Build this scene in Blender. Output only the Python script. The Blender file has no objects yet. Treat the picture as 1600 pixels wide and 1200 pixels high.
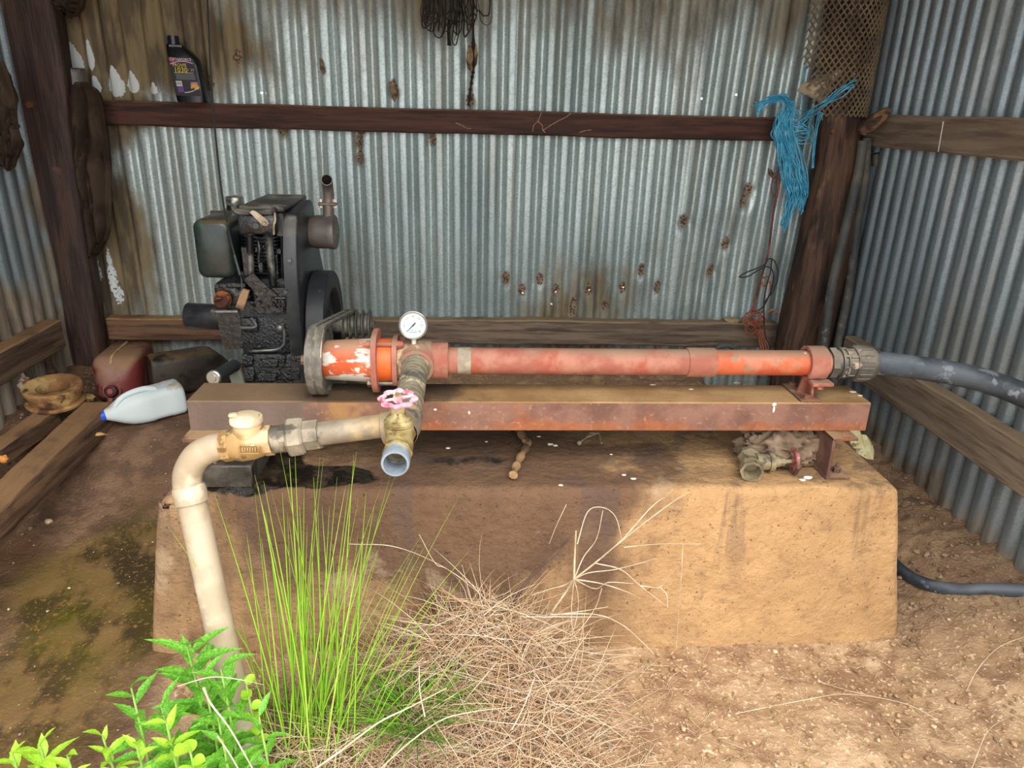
import bpy, bmesh, math, random
import numpy as np
from math import sin, cos, pi, radians, sqrt, atan2
from mathutils import Vector, Matrix, Euler, noise as mnoise

random.seed(7); RNG = np.random.default_rng(7)
SC = bpy.context.scene
COL = SC.collection

# ------------------------------------------------------------------ camera, sky, exposure
CAM_H, FPX, YAW, PITCH, ROLL = 1.40, 1130.0, radians(3.5), radians(20.8), radians(1.5)
_F = Vector((sin(YAW)*cos(PITCH), cos(YAW)*cos(PITCH), -sin(PITCH)))
_R0 = Vector((cos(YAW), -sin(YAW), 0)); _U0 = _R0.cross(_F)
_R = cos(ROLL)*_R0 + sin(ROLL)*_U0; _U = -sin(ROLL)*_R0 + cos(ROLL)*_U0
_O = Vector((0, 0, CAM_H))
cam_d = bpy.data.cameras.new('camera'); cam = bpy.data.objects.new('camera', cam_d); COL.objects.link(cam)
cam_d.sensor_width = 36; cam_d.lens = 36*FPX/1600; cam_d.clip_start = 0.02
_m = Matrix((( _R.x, _U.x, -_F.x, 0), (_R.y, _U.y, -_F.y, 0), (_R.z, _U.z, -_F.z, CAM_H), (0, 0, 0, 1)))
cam.matrix_world = _m
SC.camera = cam

def ray(x, y): return _F + _R*((x-800)/FPX) - _U*((y-600)/FPX)
def at(x, y, Y):                       # photograph measure -> point on the vertical plane at depth Y
    d = ray(x, y); return _O + d*(Y/d.y)
def atz(x, y, z):                      # -> point on the level plane z
    d = ray(x, y); return _O + d*((z-CAM_H)/d.z)
def atx(x, y, X):                      # -> point on the side plane X
    d = ray(x, y); return _O + d*(X/d.x)

w = bpy.data.worlds.new('overcast_sky'); SC.world = w; w.use_nodes = True
nt = w.node_tree; nt.nodes.clear()
o_ = nt.nodes.new('ShaderNodeOutputWorld'); b_ = nt.nodes.new('ShaderNodeBackground')
tc = nt.nodes.new('ShaderNodeTexCoord'); sx = nt.nodes.new('ShaderNodeSeparateXYZ'); rp = nt.nodes.new('ShaderNodeValToRGB')
nt.links.new(tc.outputs['Generated'], sx.inputs[0]); nt.links.new(sx.outputs['Z'], rp.inputs[0])
rp.color_ramp.elements[0].position = 0.0; rp.color_ramp.elements[0].color = (0.90, 0.93, 0.96, 1)
rp.color_ramp.elements[1].position = 0.8; rp.color_ramp.elements[1].color = (1.0, 0.985, 0.95, 1)
nt.links.new(rp.outputs[0], b_.inputs[0]); b_.inputs[1].default_value = 1.65
nt.links.new(b_.outputs[0], o_.inputs[0])
sun_d = bpy.data.lights.new('veiled_sun', 'SUN'); sun_d.energy = 1.7; sun_d.angle = radians(50); sun_d.color = (1, .95, .86)
sun = bpy.data.objects.new('veiled_sun', sun_d); COL.objects.link(sun)
sun.rotation_euler = Vector((-0.30, 1.0, -1.25)).to_track_quat('-Z', 'Y').to_euler()
SC.view_settings.view_transform = 'Standard'; SC.view_settings.look = 'None'
SC.view_settings.exposure = 1.0; SC.view_settings.gamma = 1.0; SC.view_settings.use_curve_mapping = False
SC.cycles.use_denoising = True
SC.cycles.max_bounces = 8; SC.cycles.diffuse_bounces = 5; SC.cycles.transparent_max_bounces = 16

# ------------------------------------------------------------------ materials
def S(h):
    h = h.lstrip('#'); out = []
    for i in (0, 2, 4):
        c = int(h[i:i+2], 16)/255
        out.append(c/12.92 if c <= .04045 else ((c+.055)/1.055)**2.4)
    return (*out, 1)

class NB:
    def __init__(s, name):
        s.m = bpy.data.materials.new(name); s.m.use_nodes = True
        s.t = s.m.node_tree; s.t.nodes.clear()
        s.out = s.n('ShaderNodeOutputMaterial'); s.p = s.n('ShaderNodeBsdfPrincipled')
        s.l(s.p.outputs[0], s.out.inputs[0]); s.tc = s.n('ShaderNodeTexCoord'); s.k = 0
    def n(s, t): return s.t.nodes.new(t)
    def l(s, a, b): s.t.links.new(a, b)
    def put(s, sock, v):
        if hasattr(v, 'links') or hasattr(v, 'is_linked'): s.l(v, sock)
        else: sock.default_value = v
    def math(s, op, a, b=0.5, c=None, clamp=False):
        n = s.n('ShaderNodeMath'); n.operation = op; n.use_clamp = clamp
        s.put(n.inputs[0], a); s.put(n.inputs[1], b)
        if c is not None: s.put(n.inputs[2], c)
        return n.outputs[0]
    def noise(s, scale, detail=4, stretch=(1, 1, 1), rough=.6, dist=0.0):
        s.k += 1
        mp = s.n('ShaderNodeMapping'); mp.inputs['Scale'].default_value = stretch
        mp.inputs['Location'].default_value = (s.k*3.71, s.k*1.93, s.k*5.37)
        s.l(s.tc.outputs['Object'], mp.inputs[0])
        n = s.n('ShaderNodeTexNoise'); n.inputs['Scale'].default_value = scale; n.inputs['Detail'].default_value = detail
        n.inputs['Roughness'].default_value = rough; n.inputs['Distortion'].default_value = dist
        s.l(mp.outputs[0], n.inputs['Vector'])
        return s.math('MULTIPLY_ADD', n.outputs[0], 1.7, -.35, True)
    def step(s, v, lo, hi):
        n = s.n('ShaderNodeMapRange'); n.interpolation_type = 'SMOOTHSTEP'
        s.l(v, n.inputs[0]); n.inputs[1].default_value = lo; n.inputs[2].default_value = hi; return n.outputs[0]
    def mix(s, f, a, b):
        n = s.n('ShaderNodeMix'); n.data_type = 'RGBA'
        s.put(n.inputs[0], f); s.put(n.inputs[6], a); s.put(n.inputs[7], b); return n.outputs[2]
    def fmix(s, f, a, b):
        n = s.n('ShaderNodeMix'); n.data_type = 'FLOAT'
        s.put(n.inputs[0], f); s.put(n.inputs[2], a); s.put(n.inputs[3], b); return n.outputs[0]
    def attr(s, name):
        n = s.n('ShaderNodeAttribute'); n.attribute_name = name; return n.outputs['Fac']
    def up(s):
        n = s.n('ShaderNodeNewGeometry'); x = s.n('ShaderNodeSeparateXYZ'); s.l(n.outputs['Normal'], x.inputs[0]); return x.outputs['Z']
    def bump(s, h, strength, dist=.01):
        n = s.n('ShaderNodeBump'); n.inputs['Strength'].default_value = strength; n.inputs['Distance'].default_value = dist
        s.l(h, n.inputs['Height'])
        if getattr(s, 'nb', None) is not None: s.l(s.nb, n.inputs['Normal'])
        s.nb = n.outputs[0]; s.l(s.nb, s.p.inputs['Normal'])

def mat(name, c1, c2, scale=10, rough=.75, metal=0.0, bump=.25, bscale=70, stretch=(1, 1, 1), layers=(), detail=5,
        lo=.35, hi=.65, spec=.4, bdist=.004):
    """c1/c2 blended by noise, then stains, dust or flaking paint laid over it.
    layer: (colour, scale, lo, hi, options) ; options: up=True only on top faces, attr=name, rough=, metal=, stretch="""
    b = NB(name)
    col = b.mix(b.step(b.noise(scale, detail, stretch), lo, hi), S(c1), S(c2))
    r, me = rough, metal
    for L in layers:
        c, sc, l0, h0 = L[:4]; op = L[4] if len(L) > 4 else {}
        if 'attr' in op:
            a = b.attr(op['attr']); nn = b.noise(sc, 6, op.get('stretch', (1, 1, 1)))
            k = b.step(b.math('ADD', a, b.math('MULTIPLY', b.math('SUBTRACT', nn, .5), op.get('amt', .6))), l0, h0)
        else:
            k = b.step(b.noise(sc, 6, op.get('stretch', (1, 1, 1)), op.get('nr', .6)), l0, h0)
        if op.get('up'): k = b.math('MULTIPLY', k, b.step(b.up(), op.get('u0', .2), op.get('u1', .8)))
        if 'k' in op: k = b.math('MULTIPLY', k, op['k'])
        col = b.mix(k, col, S(c))
        if 'rough' in op: r = b.fmix(k, r, op['rough'])
        if 'metal' in op: me = b.fmix(k, me, op['metal'])
    b.l(col, b.p.inputs['Base Color']); b.put(b.p.inputs['Roughness'], r); b.put(b.p.inputs['Metallic'], me)
    b.p.inputs['Specular IOR Level'].default_value = spec
    if bump: b.bump(b.noise(bscale, 6, stretch), bump, bdist)
    return b.m

def plain(name, c, rough=.5, metal=0, spec=.5):
    b = NB(name); b.p.inputs['Base Color'].default_value = S(c); b.p.inputs['Roughness'].default_value = rough
    b.p.inputs['Metallic'].default_value = metal; b.p.inputs['Specular IOR Level'].default_value = spec; return b.m

# ------------------------------------------------------------------ geometry helpers
def frame(d):
    d = Vector(d).normalized(); a = Vector((0, 0, 1)) if abs(d.z) < .9 else Vector((1, 0, 0))
    u = d.cross(a).normalized(); return d, u, d.cross(u)

LOC = {}
class MB:
    def __init__(s): s.v = []; s.f = []
    def add(s, v, f):
        k = len(s.v); s.v += [tuple(p) for p in v]; s.f += [tuple(i+k for i in q) for q in f]; return s
    def box(s, c, size, bev=0.0, rot=None, seg=1):
        bm = bmesh.new(); bmesh.ops.create_cube(bm, size=1)
        for v in bm.verts: v.co = Vector((v.co.x*size[0], v.co.y*size[1], v.co.z*size[2]))
        if bev: bmesh.ops.bevel(bm, geom=bm.edges[:], offset=bev, segments=seg, affect='EDGES', profile=.5)
        M = Matrix.Translation(Vector(c)) @ (Euler(rot).to_matrix().to_4x4() if rot is not None and not isinstance(rot, Matrix) else (rot.to_4x4() if rot is not None else Matrix()))
        bm.verts.index_update()
        s.add([M @ v.co for v in bm.verts], [[v.index for v in f.verts] for f in bm.faces]); bm.free(); return s
    def span(s, a, b, bev=0.0, seg=1):
        a, b = Vector(a), Vector(b); return s.box((a+b)/2, [abs(q) for q in (b-a)], bev, None, seg)
    def pbox(s, x0, y0, x1, y1, Yf, Yb, bev=.004, seg=1):        # box whose front face covers that measure at depth Yf
        a = at(x0, (y0+y1)/2, Yf); b = at(x1, (y0+y1)/2, Yf); t = at((x0+x1)/2, y0, Yf); u = at((x0+x1)/2, y1, Yf)
        return s.span((a.x, Yf, u.z), (b.x, Yb, t.z), bev, seg)
    def tube(s, pts, r, n=10, cap=True, flat=1.0):
        P = [Vector(p) for p in pts]; m = len(P); R = r if isinstance(r, (list, tuple)) else [r]*m
        d0, u, _ = frame(P[1]-P[0]); V = []
        for i in range(m):
            d = (P[min(i+1, m-1)]-P[max(i-1, 0)]).normalized()
            u = (u-d*u.dot(d)).normalized(); w_ = d.cross(u)
            for j in range(n):
                a = 2*pi*j/n; V.append(P[i]+u*(cos(a)*R[i])+w_*(sin(a)*R[i]*flat))
        F = [(i*n+j, i*n+(j+1) % n, (i+1)*n+(j+1) % n, (i+1)*n+j) for i in range(m-1) for j in range(n)]
        if cap: F += [tuple(range(n-1, -1, -1)), tuple((m-1)*n+j for j in range(n))]
        return s.add(V, F)
    def cyl(s, a, b, r0, r1=None, n=20, cap=True, ph=0):
        a, b = Vector(a), Vector(b); d, u, w_ = frame(b-a); r1 = r0 if r1 is None else r1
        V = [p+u*(cos(2*pi*j/n+ph)*r)+w_*(sin(2*pi*j/n+ph)*r) for p, r in ((a, r0), (b, r1)) for j in range(n)]
        F = [(j, (j+1) % n, n+(j+1) % n, n+j) for j in range(n)]
        if cap: F += [tuple(range(n-1, -1, -1)), tuple(range(n, 2*n))]
        return s.add(V, F)
    def lathe(s, o, axis, prof, n=28, closed=False):
        o = Vector(o); d, u, w_ = frame(axis); V = []; F = []; m = len(prof)
        for t, r in prof:
            r = max(r, 1e-5)
            V += [o+d*t+u*(cos(2*pi*j/n)*r)+w_*(sin(2*pi*j/n)*r) for j in range(n)]
        for i in range(m if closed else m-1):
            i2 = (i+1) % m
            F += [(i*n+j, i*n+(j+1) % n, i2*n+(j+1) % n, i2*n+j) for j in range(n)]
        return s.add(V, F)
    def torus(s, c, axis, R, r, n=28, m=10):
        return s.lathe(c, axis, [(r*sin(2*pi*i/m), R+r*cos(2*pi*i/m)) for i in range(m)], n, True)
    def prism(s, poly, d0, d1):           # poly: 3D points in a plane; d0,d1: offset vectors of both faces
        n = len(poly); d0, d1 = Vector(d0), Vector(d1)
        V = [Vector(p)+d0 for p in poly]+[Vector(p)+d1 for p in poly]
        return s.add(V, [tuple(range(n-1, -1, -1)), tuple(range(n, 2*n))]+[(i, (i+1) % n, n+(i+1) % n, n+i) for i in range(n)])
    def ball(s, c, r, n=12, m=8, jit=0.0, seed=0):
        c = Vector(c); r = Vector(r) if hasattr(r, '__len__') else Vector((r, r, r)); V = []; F = []
        for i in range(m+1):
            th = pi*i/m
            for j in range(n):
                q = Vector((sin(th)*cos(2*pi*j/n), sin(th)*sin(2*pi*j/n), cos(th)))
                k = 1+jit*mnoise.noise(q*1.7+Vector((seed*3.1, seed, 0))) if jit else 1
                V.append(c+Vector((q.x*r.x, q.y*r.y, q.z*r.z))*k)
        F = [(i*n+j, (i+1)*n+j, (i+1)*n+(j+1) % n, i*n+(j+1) % n) for i in range(m) for j in range(n)]
        return s.add(V, F)
    def bolt(s, c, axis, r=.008, h=.007):
        c = Vector(c); return s.cyl(c, c+Vector(axis).normalized()*h, r, r*.95, 6)
    def build(s, name, m, parent=None, ang=38, label=None, merge=False):
        off = LOC.get(parent.name, (0, 0, 0)) if parent is not None else (0, 0, 0)
        v = [(p[0]-off[0], p[1]-off[1], p[2]-off[2]) for p in s.v]
        return link(name, v, s.f, m, parent, ang, label, merge)
    def single(s, name, m, label, cat, group=None, ang=38, merge=False):
        V = np.array(s.v); c = ((V[:, 0].min()+V[:, 0].max())/2, (V[:, 1].min()+V[:, 1].max())/2, V[:, 2].min())
        o = link(name, [tuple(p) for p in V-np.array(c)], s.f, m, None, ang, None, merge); o.location = c
        tag(o, label, cat, group); return o

def link(name, v, f, m, parent=None, ang=38, label=None, merge=False):
    me = bpy.data.meshes.new(name); me.from_pydata(v, [], f)
    bm = bmesh.new(); bm.from_mesh(me)
    bmesh.ops.remove_doubles(bm, verts=bm.verts, dist=1e-5 if not merge else merge)
    bmesh.ops.recalc_face_normals(bm, faces=bm.faces); bm.to_mesh(me); bm.free()
    me.polygons.foreach_set('use_smooth', [True]*len(me.polygons))
    me.set_sharp_from_angle(angle=radians(ang)); me.materials.append(m)
    o = bpy.data.objects.new(name, me); COL.objects.link(o)
    if parent is not None: o.parent = parent; LOC[o.name] = LOC.get(parent.name, (0, 0, 0))
    if label: o['label'] = label
    return o

def tag(o, label=None, cat=None, group=None, kind=None):
    if label: o['label'] = label
    if cat: o['category'] = cat
    if group: o['group'] = group
    if kind: o['kind'] = kind
    return o
def thing(name, label, cat, loc, group=None, kind=None):
    o = bpy.data.objects.new(name, None); COL.objects.link(o); o.location = loc; LOC[o.name] = tuple(float(q) for q in loc)
    o.empty_display_size = .05
    return tag(o, label, cat, group, kind)

def mesh_np(name, V, F, m, attrs=None, smooth=True, parent=None):
    me = bpy.data.meshes.new(name); V = np.asarray(V, np.float32); F = np.asarray(F, np.int32); k = F.shape[1]
    me.vertices.add(len(V)); me.vertices.foreach_set('co', V.ravel())
    me.loops.add(F.size); me.loops.foreach_set('vertex_index', F.ravel())
    me.polygons.add(len(F)); me.polygons.foreach_set('loop_start', np.arange(0, F.size, k, dtype=np.int32))
    me.polygons.foreach_set('use_smooth', np.full(len(F), smooth)); me.update(calc_edges=True); me.validate()
    for an, av in (attrs or {}).items():
        a = me.attributes.new(an, 'FLOAT', 'POINT'); a.data.foreach_set('value', np.asarray(av, np.float32))
    me.materials.append(m); o = bpy.data.objects.new(name, me); COL.objects.link(o)
    if parent is not None: o.parent = parent
    return o

# value noise for whole arrays
_T = RNG.random((64, 64, 64)).astype(np.float32)
def vn(x, y, z, s=1.0, o=0.0):
    x, y, z = np.broadcast_arrays(np.asarray(x, float)*s+o*7.3+100, np.asarray(y, float)*s+o*3.1+100, np.asarray(z, float)*s+o*5.7+100)
    xi, yi, zi = np.floor(x).astype(int), np.floor(y).astype(int), np.floor(z).astype(int)
    f = lambda t: t*t*(3-2*t)
    u, v, w_ = f(x-xi), f(y-yi), f(z-zi); r = 0
    for a in (0, 1):
        for b in (0, 1):
            for c in (0, 1):
                r = r+_T[(xi+a) % 64, (yi+b) % 64, (zi+c) % 64]*(u if a else 1-u)*(v if b else 1-v)*(w_ if c else 1-w_)
    return r*2-1
def fbm(x, y, z, s=1.0, o=0.0, n=4):
    return sum(vn(x, y, z, s*2**i, o+i)*.5**i for i in range(n))
def ss(a, b, x):
    t = np.clip((np.asarray(x, float)-a)/(b-a), 0, 1); return t*t*(3-2*t)
def spline(pts, n=8):
    P = [Vector(p) for p in pts]; P = [2*P[0]-P[1]]+P+[2*P[-1]-P[-2]]; out = []
    for i in range(1, len(P)-2):
        for k in range(n):
            t = k/n; a, b, c, d = P[i-1:i+3]
            out.append(.5*((2*b)+(c-a)*t+(2*a-5*b+4*c-d)*t*t+(3*b-a-3*c+d)*t**3))
    return out+[P[-2]]
def lerp(a, b, t): return Vector(a)*(1-t)+Vector(b)*t
# ================================================================== SETTING
# ------------------------------------------------------------------ ground
def ground_z(x, y):
    x = np.asarray(x, float); y = np.asarray(y, float)
    left = np.interp(y, [.6, 1.2, 1.6, 2.0, 2.2, 2.45, 2.9, 3.3], [-.02, -.01, .02, .07, .13, .28, .31, .32])
    left = left+.04*ss(-1.4, -1.65, x)*ss(1.4, 2.2, y)
    mid = np.interp(y, [.6, 1.5, 2.5, 3.0], [-.01, 0, .1, .30])
    right = np.interp(x, [1.0, 1.25, 1.45, 1.62], [0, .04, .13, .185])*ss(.9, 1.6, y)+.03*ss(2.0, 2.9, y)
    wl = ss(-.55, -.9, x); wr = ss(1.0, 1.25, x)
    return left*wl+right*wr+mid*(1-wl)*(1-wr)
def wetness(x, y):
    n = fbm(x, y, 0*x, 3.2, 3, 4)*.16
    pool = 1-ss(.62, 1.0, np.sqrt(((x+1.04)/.38)**2+((y-1.84)/.42)**2)+n)
    trick = 1-ss(.5, 1.0, np.sqrt(((x+1.08-.16*(y-1.5))/.28)**2+((y-1.38)/.46)**2)+n*1.6)
    return np.clip(np.maximum(pool, trick*.9), 0, 1)

gmat = NB('earth')
n1 = gmat.noise(2.2, 5); n2 = gmat.noise(14, 6); n3 = gmat.noise(90, 5)
dry = gmat.mix(gmat.step(n1, .35, .7), S('ad8d6c'), S('caab89'))
dry = gmat.mix(gmat.step(n2, .45, .72), dry, S('96755a'))
dry = gmat.mix(gmat.step(n3, .62, .78), dry, S('e2cbab'))
mud = gmat.mix(gmat.step(n2, .35, .7), S('624a3a'), S('7d614c'))
mud = gmat.mix(gmat.step(n1, .5, .75), mud, S('6d4f38'))
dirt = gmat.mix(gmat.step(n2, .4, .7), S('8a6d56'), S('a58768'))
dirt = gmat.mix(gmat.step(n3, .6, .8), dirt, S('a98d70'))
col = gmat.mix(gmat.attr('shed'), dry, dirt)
col = gmat.mix(gmat.attr('mud'), col, mud)
wetc = gmat.mix(gmat.step(gmat.noise(6, 6, (1.0, .7, 1)), .42, .62), S('765e3e'), S('3f3424'))
wetc = gmat.mix(gmat.step(n1, .25, .75), wetc, gmat.mix(.75, wetc, S('555216')))
wetc = gmat.mix(gmat.step(n3, .6, .75), wetc, S('7f6238'))
col = gmat.mix(gmat.attr('wet'), col, wetc)
gmat.l(col, gmat.p.inputs['Base Color'])
rg = gmat.fmix(gmat.attr('mud'), .95, .62); rg = gmat.fmix(gmat.attr('wet'), rg, .17); gmat.l(rg, gmat.p.inputs['Roughness'])
gmat.p.inputs['Specular IOR Level'].default_value = .35
hb = gmat.math('MULTIPLY', gmat.math('ADD', n3, gmat.math('MULTIPLY', n2, .8)), gmat.fmix(gmat.attr('wet'), 1.0, .25))
gmat.bump(hb, .55, .012)
def ground_attrs(X, Y):
    nn = fbm(X, Y, 0*X, 4, 9, 4)*.12
    mud_ = ss(-.62, -.86, X+nn)*ss(1.02, 1.22, Y+nn*.6)
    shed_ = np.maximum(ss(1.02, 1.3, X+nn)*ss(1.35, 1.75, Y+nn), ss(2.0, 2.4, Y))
    return mud_, shed_, wetness(X, Y)*(X < -.6)
gx = np.concatenate([np.linspace(-9, -2.0, 15)[:-1], np.linspace(-2.0, 2.0, 361), np.linspace(2.0, 9, 15)[1:]])
gy = np.concatenate([np.linspace(-9, .6, 20)[:-1], np.linspace(.6, 3.3, 241), np.linspace(3.3, 9, 12)[1:]])
GX, GY = np.meshgrid(gx, gy)
mud_a, shed_a, wet_a = ground_attrs(GX, GY)
fine = (np.abs(GX) < 2.05)*(GY > .55)*(GY < 3.35)
GZ = ground_z(GX, GY)+fine*(fbm(GX, GY, 0, 5, 1, 3)*.010+np.abs(fbm(GX, GY, 0, 22, 2, 4))*.012*(1-.75*wet_a)*(1-.55*mud_a)+vn(GX, GY, 0, 60, 4)*.0022*(1-.7*mud_a))
GZ += fine*ss(1.3, 1.6, GX)*fbm(GX, GY, 0, 14, 8, 3)*.012
nxg, nyg = len(gx), len(gy); ii = np.arange(nxg*nyg).reshape(nyg, nxg)
GFa = np.stack([ii[:-1, :-1], ii[:-1, 1:], ii[1:, 1:], ii[1:, :-1]], -1).reshape(-1, 4)
ground = mesh_np('ground', np.stack([GX, GY, GZ], -1).reshape(-1, 3), GFa, gmat.m, {'mud': mud_a.ravel(), 'shed': shed_a.ravel(), 'wet': wet_a.ravel()})
tag(ground, kind='structure')
def gz(x, y): return float(ground_z(x, y))

# ------------------------------------------------------------------ corrugated walls
def tin(name, c1, c2, grime_shade, ochre):
    b = NB(name)
    v = b.n('ShaderNodeTexVoronoi'); v.inputs['Scale'].default_value = 190; b.l(b.tc.outputs['Object'], v.inputs['Vector'])
    sp = b.n('ShaderNodeSeparateXYZ'); b.l(v.outputs['Color'], sp.inputs[0])
    big = b.step(b.noise(2.5, 4, (1, 1, .25)), .3, .7)
    c = b.mix(big, S(c1), S(c2)); c = b.mix(b.math('MULTIPLY', b.step(sp.outputs[0], .35, 1.0), .32), c, S('626c6e'))
    streak = b.step(b.noise(16, 5, (1, 1, .06)), .5, .75)
    c = b.mix(b.math('MULTIPLY', streak, .28), c, S(ochre))
    g = b.attr('grime_shade'); gn = b.step(b.math('ADD', g, b.math('MULTIPLY', b.math('SUBTRACT', b.noise(9, 6, (1, 1, .3)), .5), .7)), .2, .85)
    c = b.mix(gn, c, b.mix(b.step(b.noise(20, 5, (1, 1, .2)), .35, .65), S(grime_shade), S(ochre)))
    ru = b.step(b.math('ADD', b.attr('rust'), b.math('MULTIPLY', b.math('SUBTRACT', b.noise(70, 4), .5), .7)), .35, .7)
    c = b.mix(ru, c, b.mix(b.step(b.noise(120, 3), .4, .6), S('4d3a30'), S('96826c')))
    fl = b.step(b.math('ADD', b.attr('flake'), b.math('MULTIPLY', b.math('SUBTRACT', b.noise(90, 4), .5), .55)), .45, .55)
    c = b.mix(fl, c, S('d5dcdc'))
    b.l(c, b.p.inputs['Base Color'])
    dirtm = b.math('MAXIMUM', b.math('MAXIMUM', gn, ru), fl)
    b.l(b.fmix(dirtm, .55, .03), b.p.inputs['Metallic'])
    b.l(b.fmix(dirtm, b.fmix(b.noise(30, 4), .34, .52), .85), b.p.inputs['Roughness'])
    b.bump(b.noise(60, 5), .12, .004)
    return b
PITCH_ = .0727; AMP = .0118
# nail holes through the back wall: daylight shows through the tin
holes = [(817, 458), (869, 457), (921, 454), (974, 449), (1150, 148), (1096, 154), (1206, 157), (407, 145), (862, 476)]
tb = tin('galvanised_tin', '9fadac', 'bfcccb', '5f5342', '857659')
hole_k = None
for hx, hy in holes:
    p = at(hx, hy, 3.09)
    d = tb.n('ShaderNodeVectorMath'); d.operation = 'DISTANCE'
    s_ = tb.n('ShaderNodeSeparateXYZ'); tb.l(tb.tc.outputs['Object'], s_.inputs[0])
    c_ = tb.n('ShaderNodeCombineXYZ'); tb.l(s_.outputs[0], c_.inputs[0]); tb.l(s_.outputs[2], c_.inputs[2])
    tb.l(c_.outputs[0], d.inputs[0]); d.inputs[1].default_value = (p.x, 0, p.z)
    k = tb.math('LESS_THAN', d.outputs['Value'], .0042)
    hole_k = k if hole_k is None else tb.math('MAXIMUM', hole_k, k)
tr = tb.n('ShaderNodeBsdfTransparent'); ms = tb.n('ShaderNodeMixShader')
tb.l(hole_k, ms.inputs[0]); tb.l(tb.p.outputs[0], ms.inputs[1]); tb.l(tr.outputs[0], ms.inputs[2]); tb.l(ms.outputs[0], tb.out.inputs[0])
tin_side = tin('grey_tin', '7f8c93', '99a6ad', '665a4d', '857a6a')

def corr_sheet(parent, x0, n_p, z0, z1, place, m, attrs, lean=0.0, bulge=None, nx=12, dz=.014, k=0):
    X = x0+np.linspace(0, n_p*PITCH_, n_p*nx+1); Z = np.linspace(z0, z1, int((z1-z0)/dz)+1)
    XX, ZZ = np.meshgrid(X, Z); ph = 2*pi*(XX-x0)/PITCH_
    D = AMP*np.tanh(1.7*(np.cos(ph)-.38))+.0012*k
    D = D+.003*vn(XX, ZZ, 0, 3, k)
    if bulge is not None: D = D+bulge(XX, ZZ)
    XL = XX+lean*(ZZ-.5)
    P = place(XL, D, ZZ); A = attrs(XL, ZZ, np.cos(ph)) if attrs else {}
    i = np.arange(XX.size).reshape(XX.shape)
    F = np.stack([i[:-1, :-1], i[:-1, 1:], i[1:, 1:], i[1:, :-1]], -1).reshape(-1, 4)
    return mesh_np('corrugated_sheet', P.reshape(-1, 3), F, m, {a: b.ravel() for a, b in A.items()}, parent=parent)

YB = 3.1
dents = [(790, 437), (815, 456), (843, 440), (868, 457), (893, 490), (920, 455), (945, 480), (972, 452), (1001, 425), (1026, 452), (1110, 425), (1133, 385), (1160, 318), (1168, 300), (1066, 348), (895, 478),
         (562, 225), (563, 250), (566, 205), (676, 222), (442, 205), (615, 140), (735, 160), (372, 95), (330, 135)]
dentw = [(at(*d, YB).x, at(*d, YB).z) for d in dents]
flakes = [(117, 92, 11, 24), (142, 85, 6, 24), (151, 132, 8, 14), (181, 128, 12, 24), (208, 128, 10, 17), (241, 138, 7, 9),
          (176, 425, 8, 55), (185, 455, 8, 25), (152, 420, 6, 28), (188, 505, 8, 16)]
flw = [(at(a, b, YB).x, at(a, b, YB).z, c*.00262, d*.00262) for a, b, c, d in flakes]
def back_attrs(X, Z, cph):
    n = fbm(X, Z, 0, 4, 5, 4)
    g = ss(1.34, 1.9, Z+n*.10)*.62  # brown-grey grime, strengthened to paint in the dimness of the upper wall
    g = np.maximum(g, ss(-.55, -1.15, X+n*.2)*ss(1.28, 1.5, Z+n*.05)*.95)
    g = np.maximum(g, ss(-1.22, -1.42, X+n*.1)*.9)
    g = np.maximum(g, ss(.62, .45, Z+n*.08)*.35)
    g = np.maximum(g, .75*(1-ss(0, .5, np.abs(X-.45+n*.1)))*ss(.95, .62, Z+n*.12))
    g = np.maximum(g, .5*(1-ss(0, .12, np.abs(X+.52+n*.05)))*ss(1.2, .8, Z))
    r = np.zeros_like(X)
    for i, (a, b) in enumerate(dentw):
        d = np.sqrt(((X-a)/.022)**2+((Z-b-.012)/.04)**2); r = np.maximum(r, 1-ss(.2, 1.25, d))
        g = np.maximum(g, .55*(1-ss(.3, 1.6, np.sqrt(((X-a)/.03)**2+((Z-b)/.035)**2))))
    f = np.zeros_like(X)
    for a, b, c, d in flw:
        t = (Z-b)/d; wd = np.clip(1-.55*t, .25, 1.3); q = np.sqrt(((X-a)/(c*wd))**2+t**2); f = np.maximum(f, (1-ss(.55, 1.25, q))*(1.0 if b > 1.2 else .58))
    return dict(grime_shade=g, rust=r, flake=f)
def back_bulge(X, Z):
    d = np.zeros_like(X)
    for a, b in dentw[:16]:
        d += .010*np.exp(-(((X-a)/.020)**2+((Z-b)/.022)**2))
    d += .006*vn(X, Z, 0, 8, 3)*np.exp(-((Z-.68)/.12)**2)*ss(.05, .2, X)
    d += .010*vn(X, Z, 0, 6, 7)*ss(.9, 1.1, X)*ss(1.2, 1.0, Z)
    return d
wall_back = thing('wall_back', None, None, (0, 0, 0), kind='structure')
place_b = lambda X, D, Z: np.stack([X, YB+D, Z], -1)
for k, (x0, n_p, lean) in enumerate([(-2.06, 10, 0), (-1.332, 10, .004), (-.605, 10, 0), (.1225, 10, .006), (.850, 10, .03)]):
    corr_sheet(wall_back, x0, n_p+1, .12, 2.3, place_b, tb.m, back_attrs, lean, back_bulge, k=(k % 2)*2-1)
XR, XL_ = 1.60, -1.66
def side_attrs(flip):
    def f(Y, Z, c):
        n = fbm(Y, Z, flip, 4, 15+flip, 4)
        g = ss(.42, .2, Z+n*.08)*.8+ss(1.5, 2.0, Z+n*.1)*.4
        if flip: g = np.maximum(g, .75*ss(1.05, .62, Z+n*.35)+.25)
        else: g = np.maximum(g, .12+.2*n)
        return dict(grime_shade=g, rust=0*Y, flake=0*Y)
    return f
wall_right = thing('wall_right', None, None, (0, 0, 0), kind='structure')
wall_left = thing('wall_left', None, None, (0, 0, 0), kind='structure')
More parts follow.
